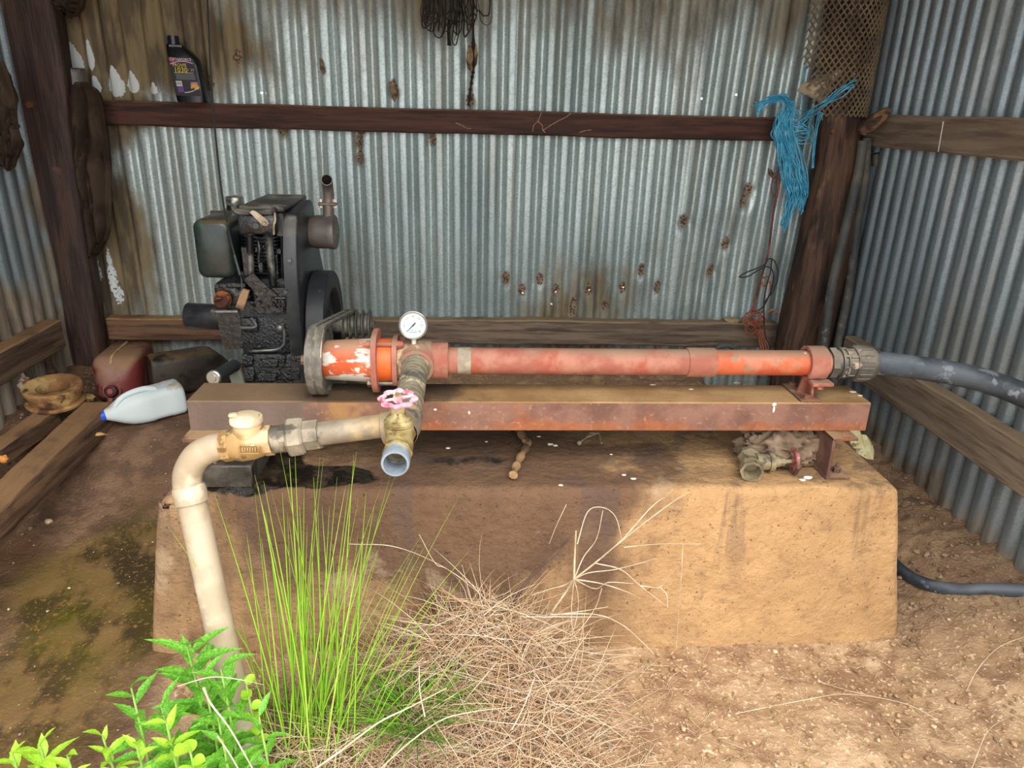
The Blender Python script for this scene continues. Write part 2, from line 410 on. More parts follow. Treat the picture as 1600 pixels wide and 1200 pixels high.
for k in range(4):
    y1 = 3.12-k*.727
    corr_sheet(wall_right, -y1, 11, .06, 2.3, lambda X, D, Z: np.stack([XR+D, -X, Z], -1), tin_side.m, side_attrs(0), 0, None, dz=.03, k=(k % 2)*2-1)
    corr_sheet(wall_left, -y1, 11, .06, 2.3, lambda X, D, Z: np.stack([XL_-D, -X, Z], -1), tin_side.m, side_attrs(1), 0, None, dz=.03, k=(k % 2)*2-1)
ceiling = thing('ceiling', None, None, (0, 0, 0), kind='structure')
for k in range(5):
    corr_sheet(ceiling, -1.85+.727*k, 11, .85, 3.35, lambda X, D, Z: np.stack([X, Z, 2.16+.06*(3.2-Z)+D], -1), tin_side.m, None, 0, None, dz=.1, k=(k % 2)*2-1)

# ------------------------------------------------------------------ timber
def timber(name, c1, c2, streak, dust=None, dk=.6, rough=.75, grain=(1, 14, 14)):
    L = [(streak, 3.2, .5, .75, dict(stretch=grain))]
    if dust: L += [(dust, 6, .2, .55, dict(up=True, k=dk)), (dust, 9, .82, .95, dict(k=.5))]
    return mat(name, c1, c2, 3.0, rough, 0, .35, 12, grain, L, bdist=.006)
m_rail = timber('oiled_rail_timber', '442b23', '57382d', '34221c', '8d6a4c')
m_rail2 = timber('dusty_rail_timber', '5d4231', '7c5c44', '46362b', 'a07f55', .9)
m_grey = timber('grey_weathered_timber', '6a5a4c', '857362', '51453b', '9a8469', .9, .85)
m_greyY = timber('side_rail_timber', '7d6c5b', '917f6c', '6a5a4c', '9a8469', .9, .85, (14, 1, 14))
m_darkY = timber('dark_side_timber', '4c392d', '66503f', '35291f', '8d6d4b', .9, .8, (14, 1, 14))
m_post = timber('dark_post_timber', '33221e', '49342c', '241a18', '7a5a40', .25, .6, (12, 12, 1))
m_post2 = mat('worn_post_timber', '3e2c22', '5c4332', 3, .75, 0, .5, 10, (10, 10, 1),
              [('7d654d', 5, .66, .85, dict(stretch=(4, 4, 1))), ('2a1f1a', 4, .5, .75, dict(stretch=(6, 6, 1)))], bdist=.006)

def rough_beam(a0, a1, prof, m, name, label, cat='rail', n=36, wob=.004, seed=1, ends=.0):
    """a weathered board: section prof (list of 2D offsets given as vectors), swept from a0 to a1 with uneven edges"""
    a0, a1 = Vector(a0), Vector(a1); mb = MB(); V = []; k = len(prof)
    for i in range(n+1):
        p = a0.lerp(a1, i/n)
        for j, q in enumerate(prof):
            c = p+Vector(q); e = mnoise.noise_vector(c*5+Vector((seed*9, 0, 0)))*wob+mnoise.noise_vector(c*23+Vector((seed, 3, 0)))*wob*.5
            V.append(c+e)
    F = [(i*k+j, i*k+(j+1) % k, (i+1)*k+(j+1) % k, (i+1)*k+j) for i in range(n) for j in range(k)]
    F += [tuple(range(k-1, -1, -1)), tuple(n*k+j for j in range(k))]
    mb.add(V, F); return mb.single(name, m, label, cat, ang=30)
def sect_y(y0, y1, z0, z1, b=.006):   # section for boards running along X
    return [(0, y0+b, z0), (0, (y0+y1)/2, z0), (0, y1, z0), (0, y1, z1), (0, (y0+y1)/2, z1), (0, y0+b, z1), (0, y0, z1-b), (0, y0, (z0+z1)/2), (0, y0, z0+b)]
def sect_x(x0, x1, z0, z1, b=.006):
    return [(x0, 0, z0+b), (x0+b*(1 if x1 > x0 else -1), 0, z0), (x1, 0, z0), (x1, 0, z1), ((x0+x1)/2, 0, z1), (x0+b*(1 if x1 > x0 else -1), 0, z1), (x0, 0, z1-b), (x0, 0, (z0+z1)/2)]
rough_beam((-1.50, 0, 0), (1.262, 0, 0), sect_y(3.045, 3.088, 1.303, 1.394), m_rail, 'timber_rail', 'long upper dark brown timber rail across the back wall, the oil bottle stands on it')
rough_beam((-1.54, 0, 0), (-.50, 0, 0), sect_y(3.03, 3.088, .437, .535), m_rail2, 'timber_rail', 'short lower brown timber rail on the back wall behind the engine', seed=2)
rough_beam((-.49, 0, 0), (1.36, 0, 0), sect_y(3.03, 3.088, .430, .540), m_grey, 'timber_rail', 'lower grey split timber rail on the back wall behind the long red pipe', seed=3, wob=.006)
rough_beam((0, 3.0, 0), (0, .95, 0), sect_x(1.548, 1.592, 1.298, 1.413), m_greyY, 'timber_rail', 'upper grey timber rail along the right tin wall', seed=4)
rough_beam((0, 2.78, 0), (0, .95, 0), sect_x(1.542, 1.592, .418, .560), m_greyY, 'timber_rail', 'lower grey timber rail sloping across the right tin wall beneath the black pipe', seed=5)
rough_beam((0, 2.80, 0), (0, 1.1, 0), sect_x(-1.59, -1.652, .480, .592), m_darkY, 'timber_rail', 'lower dusty brown timber rail along the left tin wall', seed=6)

def post(name, label, pts, hw, hd, m, seed=0, r=.03):
    mb = MB(); V = []; n = 44; P = spline(pts, 12); k = 20; m_ = len(P)
    for i, p in enumerate(P):
        t = i/(m_-1)
        W = np.interp(t, np.linspace(0, 1, len(hw)), hw)
        for j in range(k):
            a = 2*pi*j/k; cx, sy = cos(a), sin(a)
            ex = .35 if r < .05 else .75
            x = math.copysign(abs(cx)**ex, cx)*W; y = math.copysign(abs(sy)**ex, sy)*hd
            q = Vector((p.x+x, p.y+y, p.z)); q += mnoise.noise_vector(q*3+Vector((seed*7, 0, 0)))*.010+mnoise.noise_vector(Vector((q.x*14, q.y*14, q.z*4)))*.004
            V.append(q)
    F = [(i*k+j, i*k+(j+1) % k, (i+1)*k+(j+1) % k, (i+1)*k+j) for i in range(m_-1) for j in range(k)]
    F += [tuple(range(k-1, -1, -1)), tuple((m_-1)*k+j for j in range(k))]
    mb.add(V, F); t = thing(name, label, 'post', (pts[0][0], pts[0][1], pts[0][2])); mb.build('trunk', m, t, 60); return t
pl = post('timber_post', 'thick dark brown square timber post in the left back corner beside the hanging cloth', [(-1.655, 2.98, .25), (-1.645, 2.98, .8), (-1.62, 2.98, 1.3), (-1.58, 2.98, 2.3)], [.115, .128, .13, .125], .05, m_post, 1)
pr = post('timber_post', 'dark worn round timber post in the right back corner under the mesh guard', [(1.44, 2.92, .18), (1.44, 2.92, .6), (1.458, 2.92, .95), (1.448, 2.93, 1.25), (1.43, 2.95, 1.5), (1.42, 2.95, 2.3)], [.115, .118, .105, .085, .09, .1], .075, m_post2, 2, .1)
mb = MB(); p = at(47, 163, 2.928); mb.cyl(p, p+Vector((0, -.012, 0)), .014, .012, 10); mb.cyl(p+Vector((0, -.012, 0)), p+Vector((0, -.02, 0)), .008, .008, 6)
m_rust = mat('rusty_iron', '5b3a2a', '7d5236', 18, .85, .2, .4, 60, layers=[('93765a', 8, .5, .7)])
mb.build('bolt_head', m_rust, pl)
mb = MB(); p = at(1300, 205, 2.838); mb.cyl(p, p+Vector((0, -.012, 0)), .010, .009, 8); mb.build('bolt_head', m_rust, pr)

# ------------------------------------------------------------------ concrete plinth
pb = NB('stained_concrete')
a_ = pb.noise(3.0, 6, (1, 1, .55)); c = pb.mix(pb.step(a_, .35, .68), S('866a4e'), S('a88661'))
sp2 = pb.n('ShaderNodeSeparateXYZ'); pb.l(pb.tc.outputs['Object'], sp2.inputs[0])
warm = pb.step(sp2.outputs[0], .1, .8); c = pb.mix(pb.math('MULTIPLY', warm, .8), c, pb.mix(pb.noise(9, 6), S('a8835a'), S('caa373')))
st = pb.step(pb.math('ADD', pb.attr('stain'), pb.math('MULTIPLY', pb.math('SUBTRACT', pb.noise(5, 6, (1, 1, .4)), .5), 1.1)), .35, .8)
c = pb.mix(pb.math('MULTIPLY', st, .85), c, pb.mix(pb.noise(12, 5, (1, 1, .3)), S('4a362c'), S('6b4f3c')))
oil = pb.step(pb.math('ADD', pb.attr('oil'), pb.math('MULTIPLY', pb.math('SUBTRACT', pb.noise(9, 6), .5), .9)), .4, .6)
c = pb.mix(oil, c, pb.mix(pb.step(pb.noise(20, 4), .45, .6), S('17130f'), S('30251a')))
run = pb.math('MULTIPLY', pb.step(pb.noise(9, 5, (1, 1, .08)), .55, .68), pb.step(sp2.outputs[2], .16, .42)); c = pb.mix(pb.math('MULTIPLY', run, .5), c, S('5b4a44'))
pits = pb.step(pb.noise(105, 4), .74, .84); spk = pb.step(pb.noise(30, 7), .5, .95); c = pb.mix(pb.math('MULTIPLY', spk, .4), c, S('6d5440')); c = pb.mix(pb.math('MULTIPLY', pits, .6), c, S('4a3524'))
pale = pb.step(pb.noise(4, 7), .68, .78); c = pb.mix(pb.math('MULTIPLY', pale, .22), c, S('d6bf9f'))
pb.l(c, pb.p.inputs['Base Color']); pb.l(pb.fmix(oil, .9, .18), pb.p.inputs['Roughness']); pb.p.inputs['Specular IOR Level'].default_value = .35
pb.bump(pb.math('ADD', pb.noise(40, 6), pb.math('MULTIPLY', pits, -1.2)), .7, .010)
def plinth():
    nx, nz, ny = 150, 44, 60; V = []; F = []; idx = {}
    x0b, x1b, x0t, x1t = -.868, 1.235, -.775, 1.125
    def pt(u, v, w_):      # u along, v depth, w height, all 0..1
        key = (round(u*nx), round(v*ny), round(w_*nz))
        if key in idx: return idx[key]
        xl = x0b+(x0t-x0b)*w_; xr = x1b+(x1t-x1b)*w_
        x = xl+(xr-xl)*u; y0 = 1.592+.026*w_; y = y0+(2.04+.44*float(ss(-.18, -.32, x))-y0)*v; z = -.06+.56*w_
        # worn, rounded upper and upright edges
        R = .022; dx = min(x-xl, xr-x); dy = y-y0; dz = .5-z
        def rnd(da, db):
            if da < R and db < R:
                h = sqrt((R-da)**2+(R-db)**2)
                return max(0, h-R)/max(h, 1e-6)
            return 0
        k = rnd(dy, dz); y += k*(R-dy); z -= k*(R-dz)
        k = rnd(dx, dz)
        if k: z -= k*(R-dz); x += (k*(R-dx))*(1 if x-xl < xr-x else -1)
        k = rnd(dx, dy)
        if k: y += k*(R-dy); x += (k*(R-dx))*(1 if x-xl < xr-x else -1)
        q = Vector((x, y, z)); e = mnoise.fractal(q*6, 1, 2, 5)*.007+mnoise.fractal(q*30, 1, 2, 3)*.0025
        edge = max(0, 1-min(dy, dz if dz > 0 else 0)/.03) if False else 0
        chip = max(0, mnoise.noise(q*9)-.25)*.05*max(0, 1-max(min(dy, 9), 0)/.05)*max(0, 1-dz/.05)
        q += Vector((0, e+chip, -abs(e)*.5-chip*.6))
        if z > .47 and x < -.55: q.z -= .03*ss(-.55, -.8, x)*ss(.25, 0, dy)*1.0
        V.append(q); idx[key] = len(V)-1; return len(V)-1
    def grid(f, a, b):
        for i in range(a):
            for j in range(b): F.append((f(i, j), f(i+1, j), f(i+1, j+1), f(i, j+1)))
    grid(lambda i, j: pt(i/nx, 0, j/nz), nx, nz); grid(lambda i, j: pt(i/nx, j/ny, 1), nx, ny)
    grid(lambda i, j: pt(0, j/ny, i/nz), nz, ny); grid(lambda i, j: pt(1, i/ny, j/nz), ny, nz)
    Vn = np.array([tuple(v) for v in V]); x, y, z = Vn.T
    top = ss(.44, .49, z)
    n = fbm(x, y, z, 4, 2, 4)
    stain = np.clip(.62-.62*ss(.2, .8, x+n*.25), 0, 1)*(.5+.5*ss(.05, .4, z))+.55*np.exp(-((x-.12+n*.1)/.30)**2)*ss(.02, .4, z)
    stain = np.maximum(stain, .55*ss(.2, .05, z)*ss(.3, -.2, x)); stain = np.maximum(stain, .6*top*ss(.9, .3, x+n*.3))
    oil = top*np.maximum((1-ss(.6, 1.0, np.sqrt(((x+.45)/.36)**2+((y-1.69)/.085)**2)+n*.3)), ss(-.25, -.45, x+n*.2)*ss(1.66, 1.78, y)*.95)
    oil = np.maximum(oil, top*.55*(1-ss(.3, 1.1, np.sqrt(((x+.02)/.34)**2+((y-1.77-(x+.02)*.12)/.06)**2)+n*.3)))
    o = mesh_np('concrete_plinth', Vn, np.array(F), pb.m, {'stain': stain, 'oil': oil})
    tag(o, 'large worn concrete plinth, oil stained at left, under the steel beam and pump', 'plinth'); return o
plinth()
# ================================================================== PUMP SET
# ------------------------------------------------------------------ steel beam with its feet
bb = NB('rusty_beam_steel'); sx_ = bb.n('ShaderNodeSeparateXYZ'); bb.l(bb.tc.outputs['Object'], sx_.inputs[0])
xo = bb.math('ADD', sx_.outputs[0], bb.math('MULTIPLY', bb.math('SUBTRACT', bb.noise(6, 5), .5), .35))
front = bb.mix(bb.step(bb.noise(9, 6), .25, .75), S('6a4c42'), S('876456'))
rust = bb.math('MULTIPLY', bb.step(bb.math('ADD', bb.noise(7, 6, (1, 1, .7)), bb.math('MULTIPLY', bb.step(sx_.outputs[2], .165, .125), .35)), .55, .95), bb.step(xo, -.55, -.2))
front = bb.mix(rust, front, bb.mix(bb.noise(40, 4), S('7d4a34'), S('a06442')))
front = bb.mix(bb.math('MULTIPLY', bb.step(bb.noise(70, 5), .6, .85), .45), front, S('b08f72'))
grey = bb.step(xo, -.52, -.62); front = bb.mix(bb.math('MULTIPLY', grey, .85), front, bb.mix(bb.noise(8, 4), S('5a4d46'), S('75665c')))
tanp = bb.math('MULTIPLY', bb.step(bb.noise(5, 5), .62, .74), bb.step(xo, -.1, -.5)); front = bb.mix(bb.math('MULTIPLY', tanp, .8), front, S('a17a4c'))
top = bb.mix(bb.step(bb.noise(5, 6), .3, .75), S('8c6c46'), S('a98a62')); top = bb.mix(bb.math('MULTIPLY', bb.step(bb.noise(60, 5), .6, .9), .5), top, S('6d5238'))
oilb = bb.math('MULTIPLY', bb.step(bb.math('ABSOLUTE', bb.math('ADD', xo, .42)), .30, .12), .85); top = bb.mix(oilb, top, S('352b24'))
top = bb.mix(bb.math('MULTIPLY', grey, .75), top, S('6a5849'))
cb_ = bb.mix(bb.step(bb.up(), .3, .8), front, top); bb.l(cb_, bb.p.inputs['Base Color']); bb.p.inputs['Roughness'].default_value = .82; bb.p.inputs['Specular IOR Level'].default_value = .3
bb.bump(bb.noise(90, 6), .35, .004); m_beam = bb.m
m_foot = mat('rusty_foot_steel', '5f453c', '7b5a4c', 12, .85, .1, .3, 90, layers=[('a88a68', 8, .3, .6, dict(up=True, k=.9)), ('8a5238', 12, .6, .85)])
m_grease = mat('oily_grey_steel', '3b3834', '57524c', 14, .4, .2, .3, 60, layers=[('1c1a18', 9, .5, .65)])
beam = thing('steel_beam', 'long rusty brown steel channel beam lying across the concrete plinth under the pump', 'beam', (.17, 1.77, .5))
mb = MB(); L0, L1 = -.705, 1.05
# channel, web up, flanges down
sec = [(1.705, .623), (1.705, .699), (1.708, .702), (1.832, .702), (1.835, .699), (1.835, .623), (1.827, .623), (1.827, .690), (1.713, .690), (1.713, .623)]
mb.prism([(L0, y, z) for y, z in sec], (0, 0, 0), (L1-L0, 0, 0)); mb.build('channel', m_beam, beam, 30)
mb = MB()
mb.span((.943, 1.66, .508), (.951, 1.84, .617), .001).span((.943, 1.66, .613), (1.01, 1.84, .621), .001).span((.943, 1.66, .5), (1.01, 1.84, .508), .001)
mb.bolt((.985, 1.69, .508), (0, 0, 1), .011, .014).cyl((.985, 1.69, .5), (.985, 1.69, .535), .005, n=8)
mb.build('foot', m_foot, beam)
mb = MB()
mb.span((-.64, 1.65, .50), (-.632, 1.84, .617), .001).span((-.71, 1.655, .611), (-.632, 1.84, .622), .001).span((-.70, 1.66, .49), (-.632, 1.84, .508), .001)
mb.build('foot', m_foot, beam)
mb = MB(); mb.span((-.672, 1.64, .492), (-.545, 1.83, .555), .004); mb.build('packer', m_grease, beam)

# ------------------------------------------------------------------ helical rotor pump
PY, PZ = 1.77, .79
ax = lambda x: Vector((x, PY, PZ))
dusty = ('8d7762', 5, .35, .6, dict(up=True, u0=.45, u1=.95, k=.8))
m_orange = mat('orange_paint', 'b14e30', 'be6340', 9, .6, 0, .15, 60, layers=[('b9826a', 6, .45, .62, dict(k=.7)), ('8d7a62', 30, .66, .74), dusty, ('e0d2be', 26, .84, .87)])
m_pink = mat('faded_red_paint', '97594b', 'a87462', 10, .75, 0, .2, 60, layers=[('9d5240', 7, .5, .7), dusty, ('ddd0c2', 24, .84, .88), ('8c7058', 40, .7, .85)])
m_peel = mat('peeling_orange_paint', 'c4552f', 'cf6a44', 9, .65, 0, .25, 60, layers=[('cdcdc6', 15, .50, .55, dict(stretch=(.45, 1, 1.3), rough=.5)), ('a5866f', 6, .3, .6, dict(up=True, u0=.3, u1=.9, k=.9)), ('d9d2c8', 34, .68, .72)])
m_flange = mat('pink_flange_paint', '9d6153', 'ab7263', 14, .8, 0, .2, 60, layers=[dusty, ('7d4a3a', 12, .58, .7)])
m_pulley = mat('cast_grey_pulley', '5d5c56', '74726b', 18, .55, .5, .15, 80, layers=[('a29a8a', 20, .58, .72)])
m_belt = mat('worn_rubber_belt', '5e5a52', '77736a', 25, .85, 0, .15, 120)
m_steel = mat('dull_steel', '7b756c', '9a9488', 20, .5, .6, .15, 80, layers=[('6b4c38', 16, .56, .7)])
pump = thing('water_pump', 'long orange and faded red water pump with pulley and gauge on the steel beam', 'pump', (.27, PY, .70))
def lath(name, prof, m, par=pump, ang=38, n=36, c=(PY, PZ)):
    mb = MB(); mb.lathe((0, c[0], c[1]), (1, 0, 0), prof, n); return mb.build(name, m, par, ang)
# pulley with two grooves
PR = .089; px0, px1 = -.405, -.363; pw = (px1-px0)/2
gro = [(px0, 0), (px0, .030), (px0+.004, .032), (px0+.004, .078), (px0, .080), (px0, PR)]
for k in range(2):
    a = px0+k*pw; gro += [(a+.003, PR), (a+.0075, PR-.012), (a+pw-.0075, PR-.012), (a+pw-.003, PR)]
gro += [(px1, PR), (px1, .080), (px1-.006, .076), (px1-.006, .034), (px1, .030), (px1, 0)]
pul = lath('pulley', gro, m_pulley, ang=30, n=56)
mb = MB(); mb.cyl(ax(-.43), ax(-.404), .013, n=6).cyl(ax(-.408), ax(-.404), .02, n=16); mb.build('shaft_nut', m_rust, pul)
lath('bearing_housing', [(-.372, 0), (-.372, .046), (-.366, .0505), (-.246, .0565), (-.244, 0)], m_peel)
for i, (x, r, t) in enumerate([(-.247, .083, .013), (-.197, .066, .012)]):
    mb = MB(); n = 40
    pts = []
    for k in range(n):
        a = 2*pi*k/n; q = r*(1+.05*cos(4*(a-pi/4)))
        pts.append((x, PY+cos(a)*q*.92, PZ+sin(a)*q))
    mb.prism(pts, (0, 0, 0), (t, 0, 0)); mb.build('flange', m_flange, pump, 30)
lath('seal_ring', [(-.234, .03), (-.234, .055), (-.199, .054), (-.196, .03)], plain('bright_orange', 'd8652a', .5))
for a in (60, 140, 220, 300):
    mb = MB(); y, z = PY-cos(radians(a))*.060, PZ+sin(radians(a))*.060
    mb.cyl((-.258, y, z), (-.168, y, z), .006, n=10).cyl((-.262, y, z), (-.247, y, z), .010, n=6).cyl((-.185, y, z), (-.170, y, z), .010, n=6)
    mb.build('flange_bolt', m_pink if a != 300 else m_steel, pump)
m_tee = mat('dusty_cast_iron', '7d6656', '937a66', 9, .8, .1, .3, 60, layers=[('a8685a', 7, .52, .68), ('c0aa8c', 14, .62, .72)])
mb = MB(); mb.lathe((0, PY, PZ), (1, 0, 0), [(-.187, 0), (-.187, .048), (-.165, .052), (-.14, .057), (-.11, .053), (-.10, .050), (-.10, 0)], 36)
mb.lathe((-.137, PY+.01, PZ), (0, -1, 0), [(0, .055), (.02, .057), (.045, .052), (.058, .044), (.064, .044), (.064, .03)], 32)
mb.build('tee_body', m_tee, pump, 50)
lath('sleeve', [(-.112, .03), (-.112, .047), (-.061, .0475), (-.058, .046), (-.058, .03)], m_pink)
mb = MB(); mb.lathe((0, PY, PZ), (1, 0, 0), [(-.06, .034)]+[(-.06+.63*i/30, .0343) for i in range(31)], 32); st = mb.build('stator_tube', m_pink, pump)
mb = MB(); mb.lathe((0, PY, PZ), (1, 0, 0), [(-.033, .0345), (-.033, .0352), (0, .0352), (0, .0345)], 32); mb.build('tape_band', mat('dull_tape', '8e8271', 'a59a88', 30), st)
lath('coupling', [(.565, .03), (.565, .0375), (.567, .0385), (.637, .0385), (.639, .0375), (.639, .03)], m_pink)
lath('suction_tube', [(.637, .03), (.637, .0335), (.955, .0335), (.955, .02)], m_orange)
# clamp and pedestal
mb = MB(); xa, xb = .885, .933
arc = [(PY+cos(radians(a))*.046, PZ+sin(radians(a))*.046) for a in range(-45, 226, 15)]; inn = [(PY+cos(radians(a))*.036, PZ+sin(radians(a))*.036) for a in range(225, -46, -15)]
mb.prism([(xa, y, z) for y, z in arc+inn], (0, 0, 0), (xb-xa, 0, 0))
mb.build('clamp_band', m_flange, pump, 40)
mb = MB()
mb.span((xa+.004, PY-.058, PZ-.047), (xb+.012, PY-.024, PZ-.036), .002).span((xa+.004, PY+.024, PZ-.047), (xb+.012, PY+.058, PZ-.036), .002)
for s_ in (-1, 1): mb.bolt((.915, PY+s_*.045, PZ-.056), (0, 0, 1), .009, .009)
mb.prism([(.898, PY-.040, .708), (.898, PY+.040, .708), (.898, PY+.024, PZ-.030), (.898, PY-.024, PZ-.030)], (0, 0, 0), (.007, 0, 0))
mb.prism([(.875, PY-.002, .708), (.90, PY-.002, .708), (.90, PY-.002, PZ-.036), (.885, PY-.002, PZ-.036)], (0, -.003, 0), (0, .003, 0))
mb.build('pedestal', m_flange, pump)
mb = MB(); mb.span((.862, PY-.062, .702), (.918, PY+.062, .709), .002)
for s_ in (-1, 1): mb.bolt((.884, PY+s_*.047, .709), (0, 0, 1), .011, .008).cyl((.884, PY+s_*.047, .708), (.884, PY+s_*.047, .711), .015, n=16)
mb.build('base_plate', m_foot, pump)
# gauge
gp = at(645.5, 508, 1.735); gaxis = Vector((.03, -1, .10)).normalized()
m_rim = plain('brushed_steel_rim', 'c3c2bc', .32, .9); m_dial = plain('white_dial', 'c3cccc', .5); m_ink = plain('black_ink', '2a2f33', .6)
mb = MB(); mb.lathe(gp, gaxis, [(-.028, 0), (-.028, .028), (-.004, .0325), (.002, .0355), (.006, .0355), (.007, .034), (.005, .0315), (.001, .031)], 48)
gauge = mb.build('pressure_gauge', m_rim, pump, 40)
ga, gu, gw = frame(gaxis); gx = Vector((1, 0, 0)); gx = (gx-gaxis*gx.dot(gaxis)).normalized(); gy = gaxis.cross(gx); gy = -gy if gy.z < 0 else gy
G = lambda u, v, t=.0: gp+gx*u+gy*v+gaxis*t
mb = MB(); mb.cyl(G(0, 0, -.003), G(0, 0, .0012), .0312, n=48); mb.build('dial', m_dial, gauge)
mb = MB()
for i in range(41):
    a = radians(225-270*i/40); l = .003 if i % 5 else .0055
    p0, p1 = G(cos(a)*.0255, sin(a)*.0255, .0014), G(cos(a)*(.0255-l), sin(a)*(.0255-l), .0014)
    d = (p1-p0).normalized(); q = gaxis.cross(d)*(.00025 if i % 5 else .0005)
    mb.add([p0-q, p0+q, p1+q, p1-q], [(0, 1, 2, 3)])
for i in range(40):
    a, b = radians(225-270*i/40), radians(225-270*(i+1)/40)
    mb.add([G(cos(a)*.0178, sin(a)*.0178, .0014), G(cos(b)*.0178, sin(b)*.0178, .0014), G(cos(b)*.0174, sin(b)*.0174, .0014), G(cos(a)*.0174, sin(a)*.0174, .0014)], [(0, 1, 2, 3)])
mb.build('scale_marks', plain('grey_blue_ink', '51626f', .6), gauge)
def flat_text(name, txt, size, origin, ux, uy, un, m, parent, align='CENTER', ext=.0):
    cu = bpy.data.curves.new(name, 'FONT'); cu.body = txt; cu.size = size; cu.align_x = align; cu.align_y = 'CENTER'; cu.resolution_u = 2
    t = bpy.data.objects.new(name, cu); COL.objects.link(t); dg = bpy.context.evaluated_depsgraph_get()
    me = bpy.data.meshes.new_from_object(t.evaluated_get(dg)); bpy.data.objects.remove(t)
    o0 = Vector(origin); v = [tuple(o0+Vector(ux)*a.co.x+Vector(uy)*a.co.y+Vector(un)*.0003) for a in me.vertices]; f = [tuple(p.vertices) for p in me.polygons]
    bpy.data.meshes.remove(me); mb = MB(); mb.add(v, f); return mb.build(name, m, parent)
for i in range(7):
    a = radians(225-45*i); flat_text('dial_number', str(i*100 if i < 7 else ''), .0042, G(cos(a)*.0215, sin(a)*.0215, .0014), gx, gy, gaxis, plain('dial_ink', '3f4b52', .6), gauge)
flat_text('dial_lettering', 'kPa  psi', .0042, G(.001, -.0125, .0014), gx, gy, gaxis, m_ink, gauge)
mb = MB(); mb.prism([G(-.010, -.0185, .0014), G(.010, -.0185, .0014), G(.010, -.0165, .0014), G(-.010, -.0165, .0014)], (0, 0, 0), gaxis*.0003); mb.build('maker_strip', plain('teal_ink', '6a9a96', .6), gauge)
mb = MB(); nd = Vector((-.0145, -.0145, 0)).normalized()
e0, e1 = G(-.0145, -.0150, .003), G(.006, .0062, .003); dd = (e1-e0).normalized(); qq = gaxis.cross(dd)
mb.add([e0-qq*.0006, e0+qq*.0006, e1+qq*.0017, e1-qq*.0017], [(0, 1, 2, 3)]); mb.cyl(G(0, 0, .0015), G(0, 0, .004), .0022, n=12); mb.build('needle', m_ink, gauge)
mb = MB(); mb.cyl(gp+Vector((0, .012, -.036)), gp+Vector((0, .012, -.028)), .008, n=6).cyl(gp+Vector((0, .012, -.056)), gp+Vector((0, .012, -.034)), .006, n=12); mb.build('gauge_stem', plain('white_tape', 'dcd9d2', .8), gauge)

# ------------------------------------------------------------------ drive belts
EY, EZ, ER = 2.265, .742, .047
def belt(xc):
    P = []
    for (y, z, r) in ((PY, PZ, PR+.0005), (EY, EZ, ER+.0005)):
        P += [(y+cos(2*pi*k/72)*r, z+sin(2*pi*k/72)*r) for k in range(72)]
    P = sorted(set(P)); 
    def half(p):
        h = []
        for q in p:
            while len(h) > 1 and (h[-1][0]-h[-2][0])*(q[1]-h[-2][1])-(h[-1][1]-h[-2][1])*(q[0]-h[-2][0]) <= 0: h.pop()
            h.append(q)
        return h
    H = half(P)[:-1]+half(P[::-1])[:-1]; n = len(H); mb = MB(); V = []
    for i, (y, z) in enumerate(H):
        a, b = H[i-1], H[(i+1) % n]; t = Vector((0, b[0]-a[0], b[1]-a[1])).normalized(); nn = Vector((0, t.z, -t.y))
        c = Vector((xc, y, z))
        V += [c+Vector((-.0075, 0, 0)), c+Vector((.0075, 0, 0)), c-nn*.009+Vector((.005, 0, 0)), c-nn*.009+Vector((-.005, 0, 0))]
    F = [(i*4+j, i*4+(j+1) % 4, ((i+1) % n)*4+(j+1) % 4, ((i+1) % n)*4+j) for i in range(n) for j in range(4)]
    mb.add(V, F); return mb
belt(px0+pw*.5).single('drive_belt', m_belt, 'grey rubber drive belt nearer the engine, running from pump pulley to engine pulley', 'belt', 'drive belts', 30)
belt(px0+pw*1.5).single('drive_belt', m_belt, 'grey rubber drive belt on the pump side of its twin, round both pulleys', 'belt', 'drive belts', 30)

# ------------------------------------------------------------------ suction hose and coupling
m_poly = mat('black_poly_pipe', '2f353b', '464e56', 8, .5, 0, .15, 50, (1, 1, 1), [('6d727a', 5, .35, .7, dict(up=True, u0=.2, u1=.9, k=.8)), ('70757c', 22, .60, .74), ('d8d8d4', 34, .90, .92)])
m_fit = mat('dusty_black_plastic', '4a4844', '5e5a53', 14, .7, 0, .2, 70, layers=[('8b8072', 9, .35, .65, dict(up=True, u0=.0, u1=.8, k=.9)), ('a79a88', 30, .62, .74)])
hose = thing('suction_hose', 'thick black poly pipe curving off to the right from the orange pump tube', 'hose', (1.08, PY, .72))
hp = [(1.03, PY, PZ-.002), (1.09, PY-.003, PZ+.001), (1.19, PY-.02, PZ), (1.32, PY-.06, .779), (1.46, PY-.12, .75), (1.52, PY-.26, .70), (1.515, PY-.48, .60), (1.49, PY-.75, .44), (1.47, PY-1.0, .30)]
hp[4] = tuple(at(1598, 617, 1.66)); hp[3] = tuple(at(1520, 590, 1.71)); hp[2] = tuple(at(1450, 577, 1.75))
mb = MB(); mb.tube(spline(hp, 8), .0312, 24); mb.build('pipe', m_poly, hose)
mb = MB(); cx = lambda a, b, r0, r1=None, n=28: mb.cyl((a, PY, PZ), (b, PY, PZ), r0, r1, n)
cx(.945, .962, .043, None, 8); cx(.962, .975, .036); cx(.972, .977, .043); cx(.977, .986, .037); cx(.986, .991, .042); cx(.991, 1.02, .037, .0385)
for k in range(8):
    a = 2*pi*k/8; mb.box((.9815, PY+cos(a)*.039, PZ+sin(a)*.039), (.010, .008, .008), .001, (-(pi/2-a), 0, 0)); mb.box((1.004, PY+cos(a)*.0375, PZ+sin(a)*.0375), (.022, .009, .005), .001, (-(pi/2-a), 0, 0))
mb.build('coupling_body', m_fit, hose)
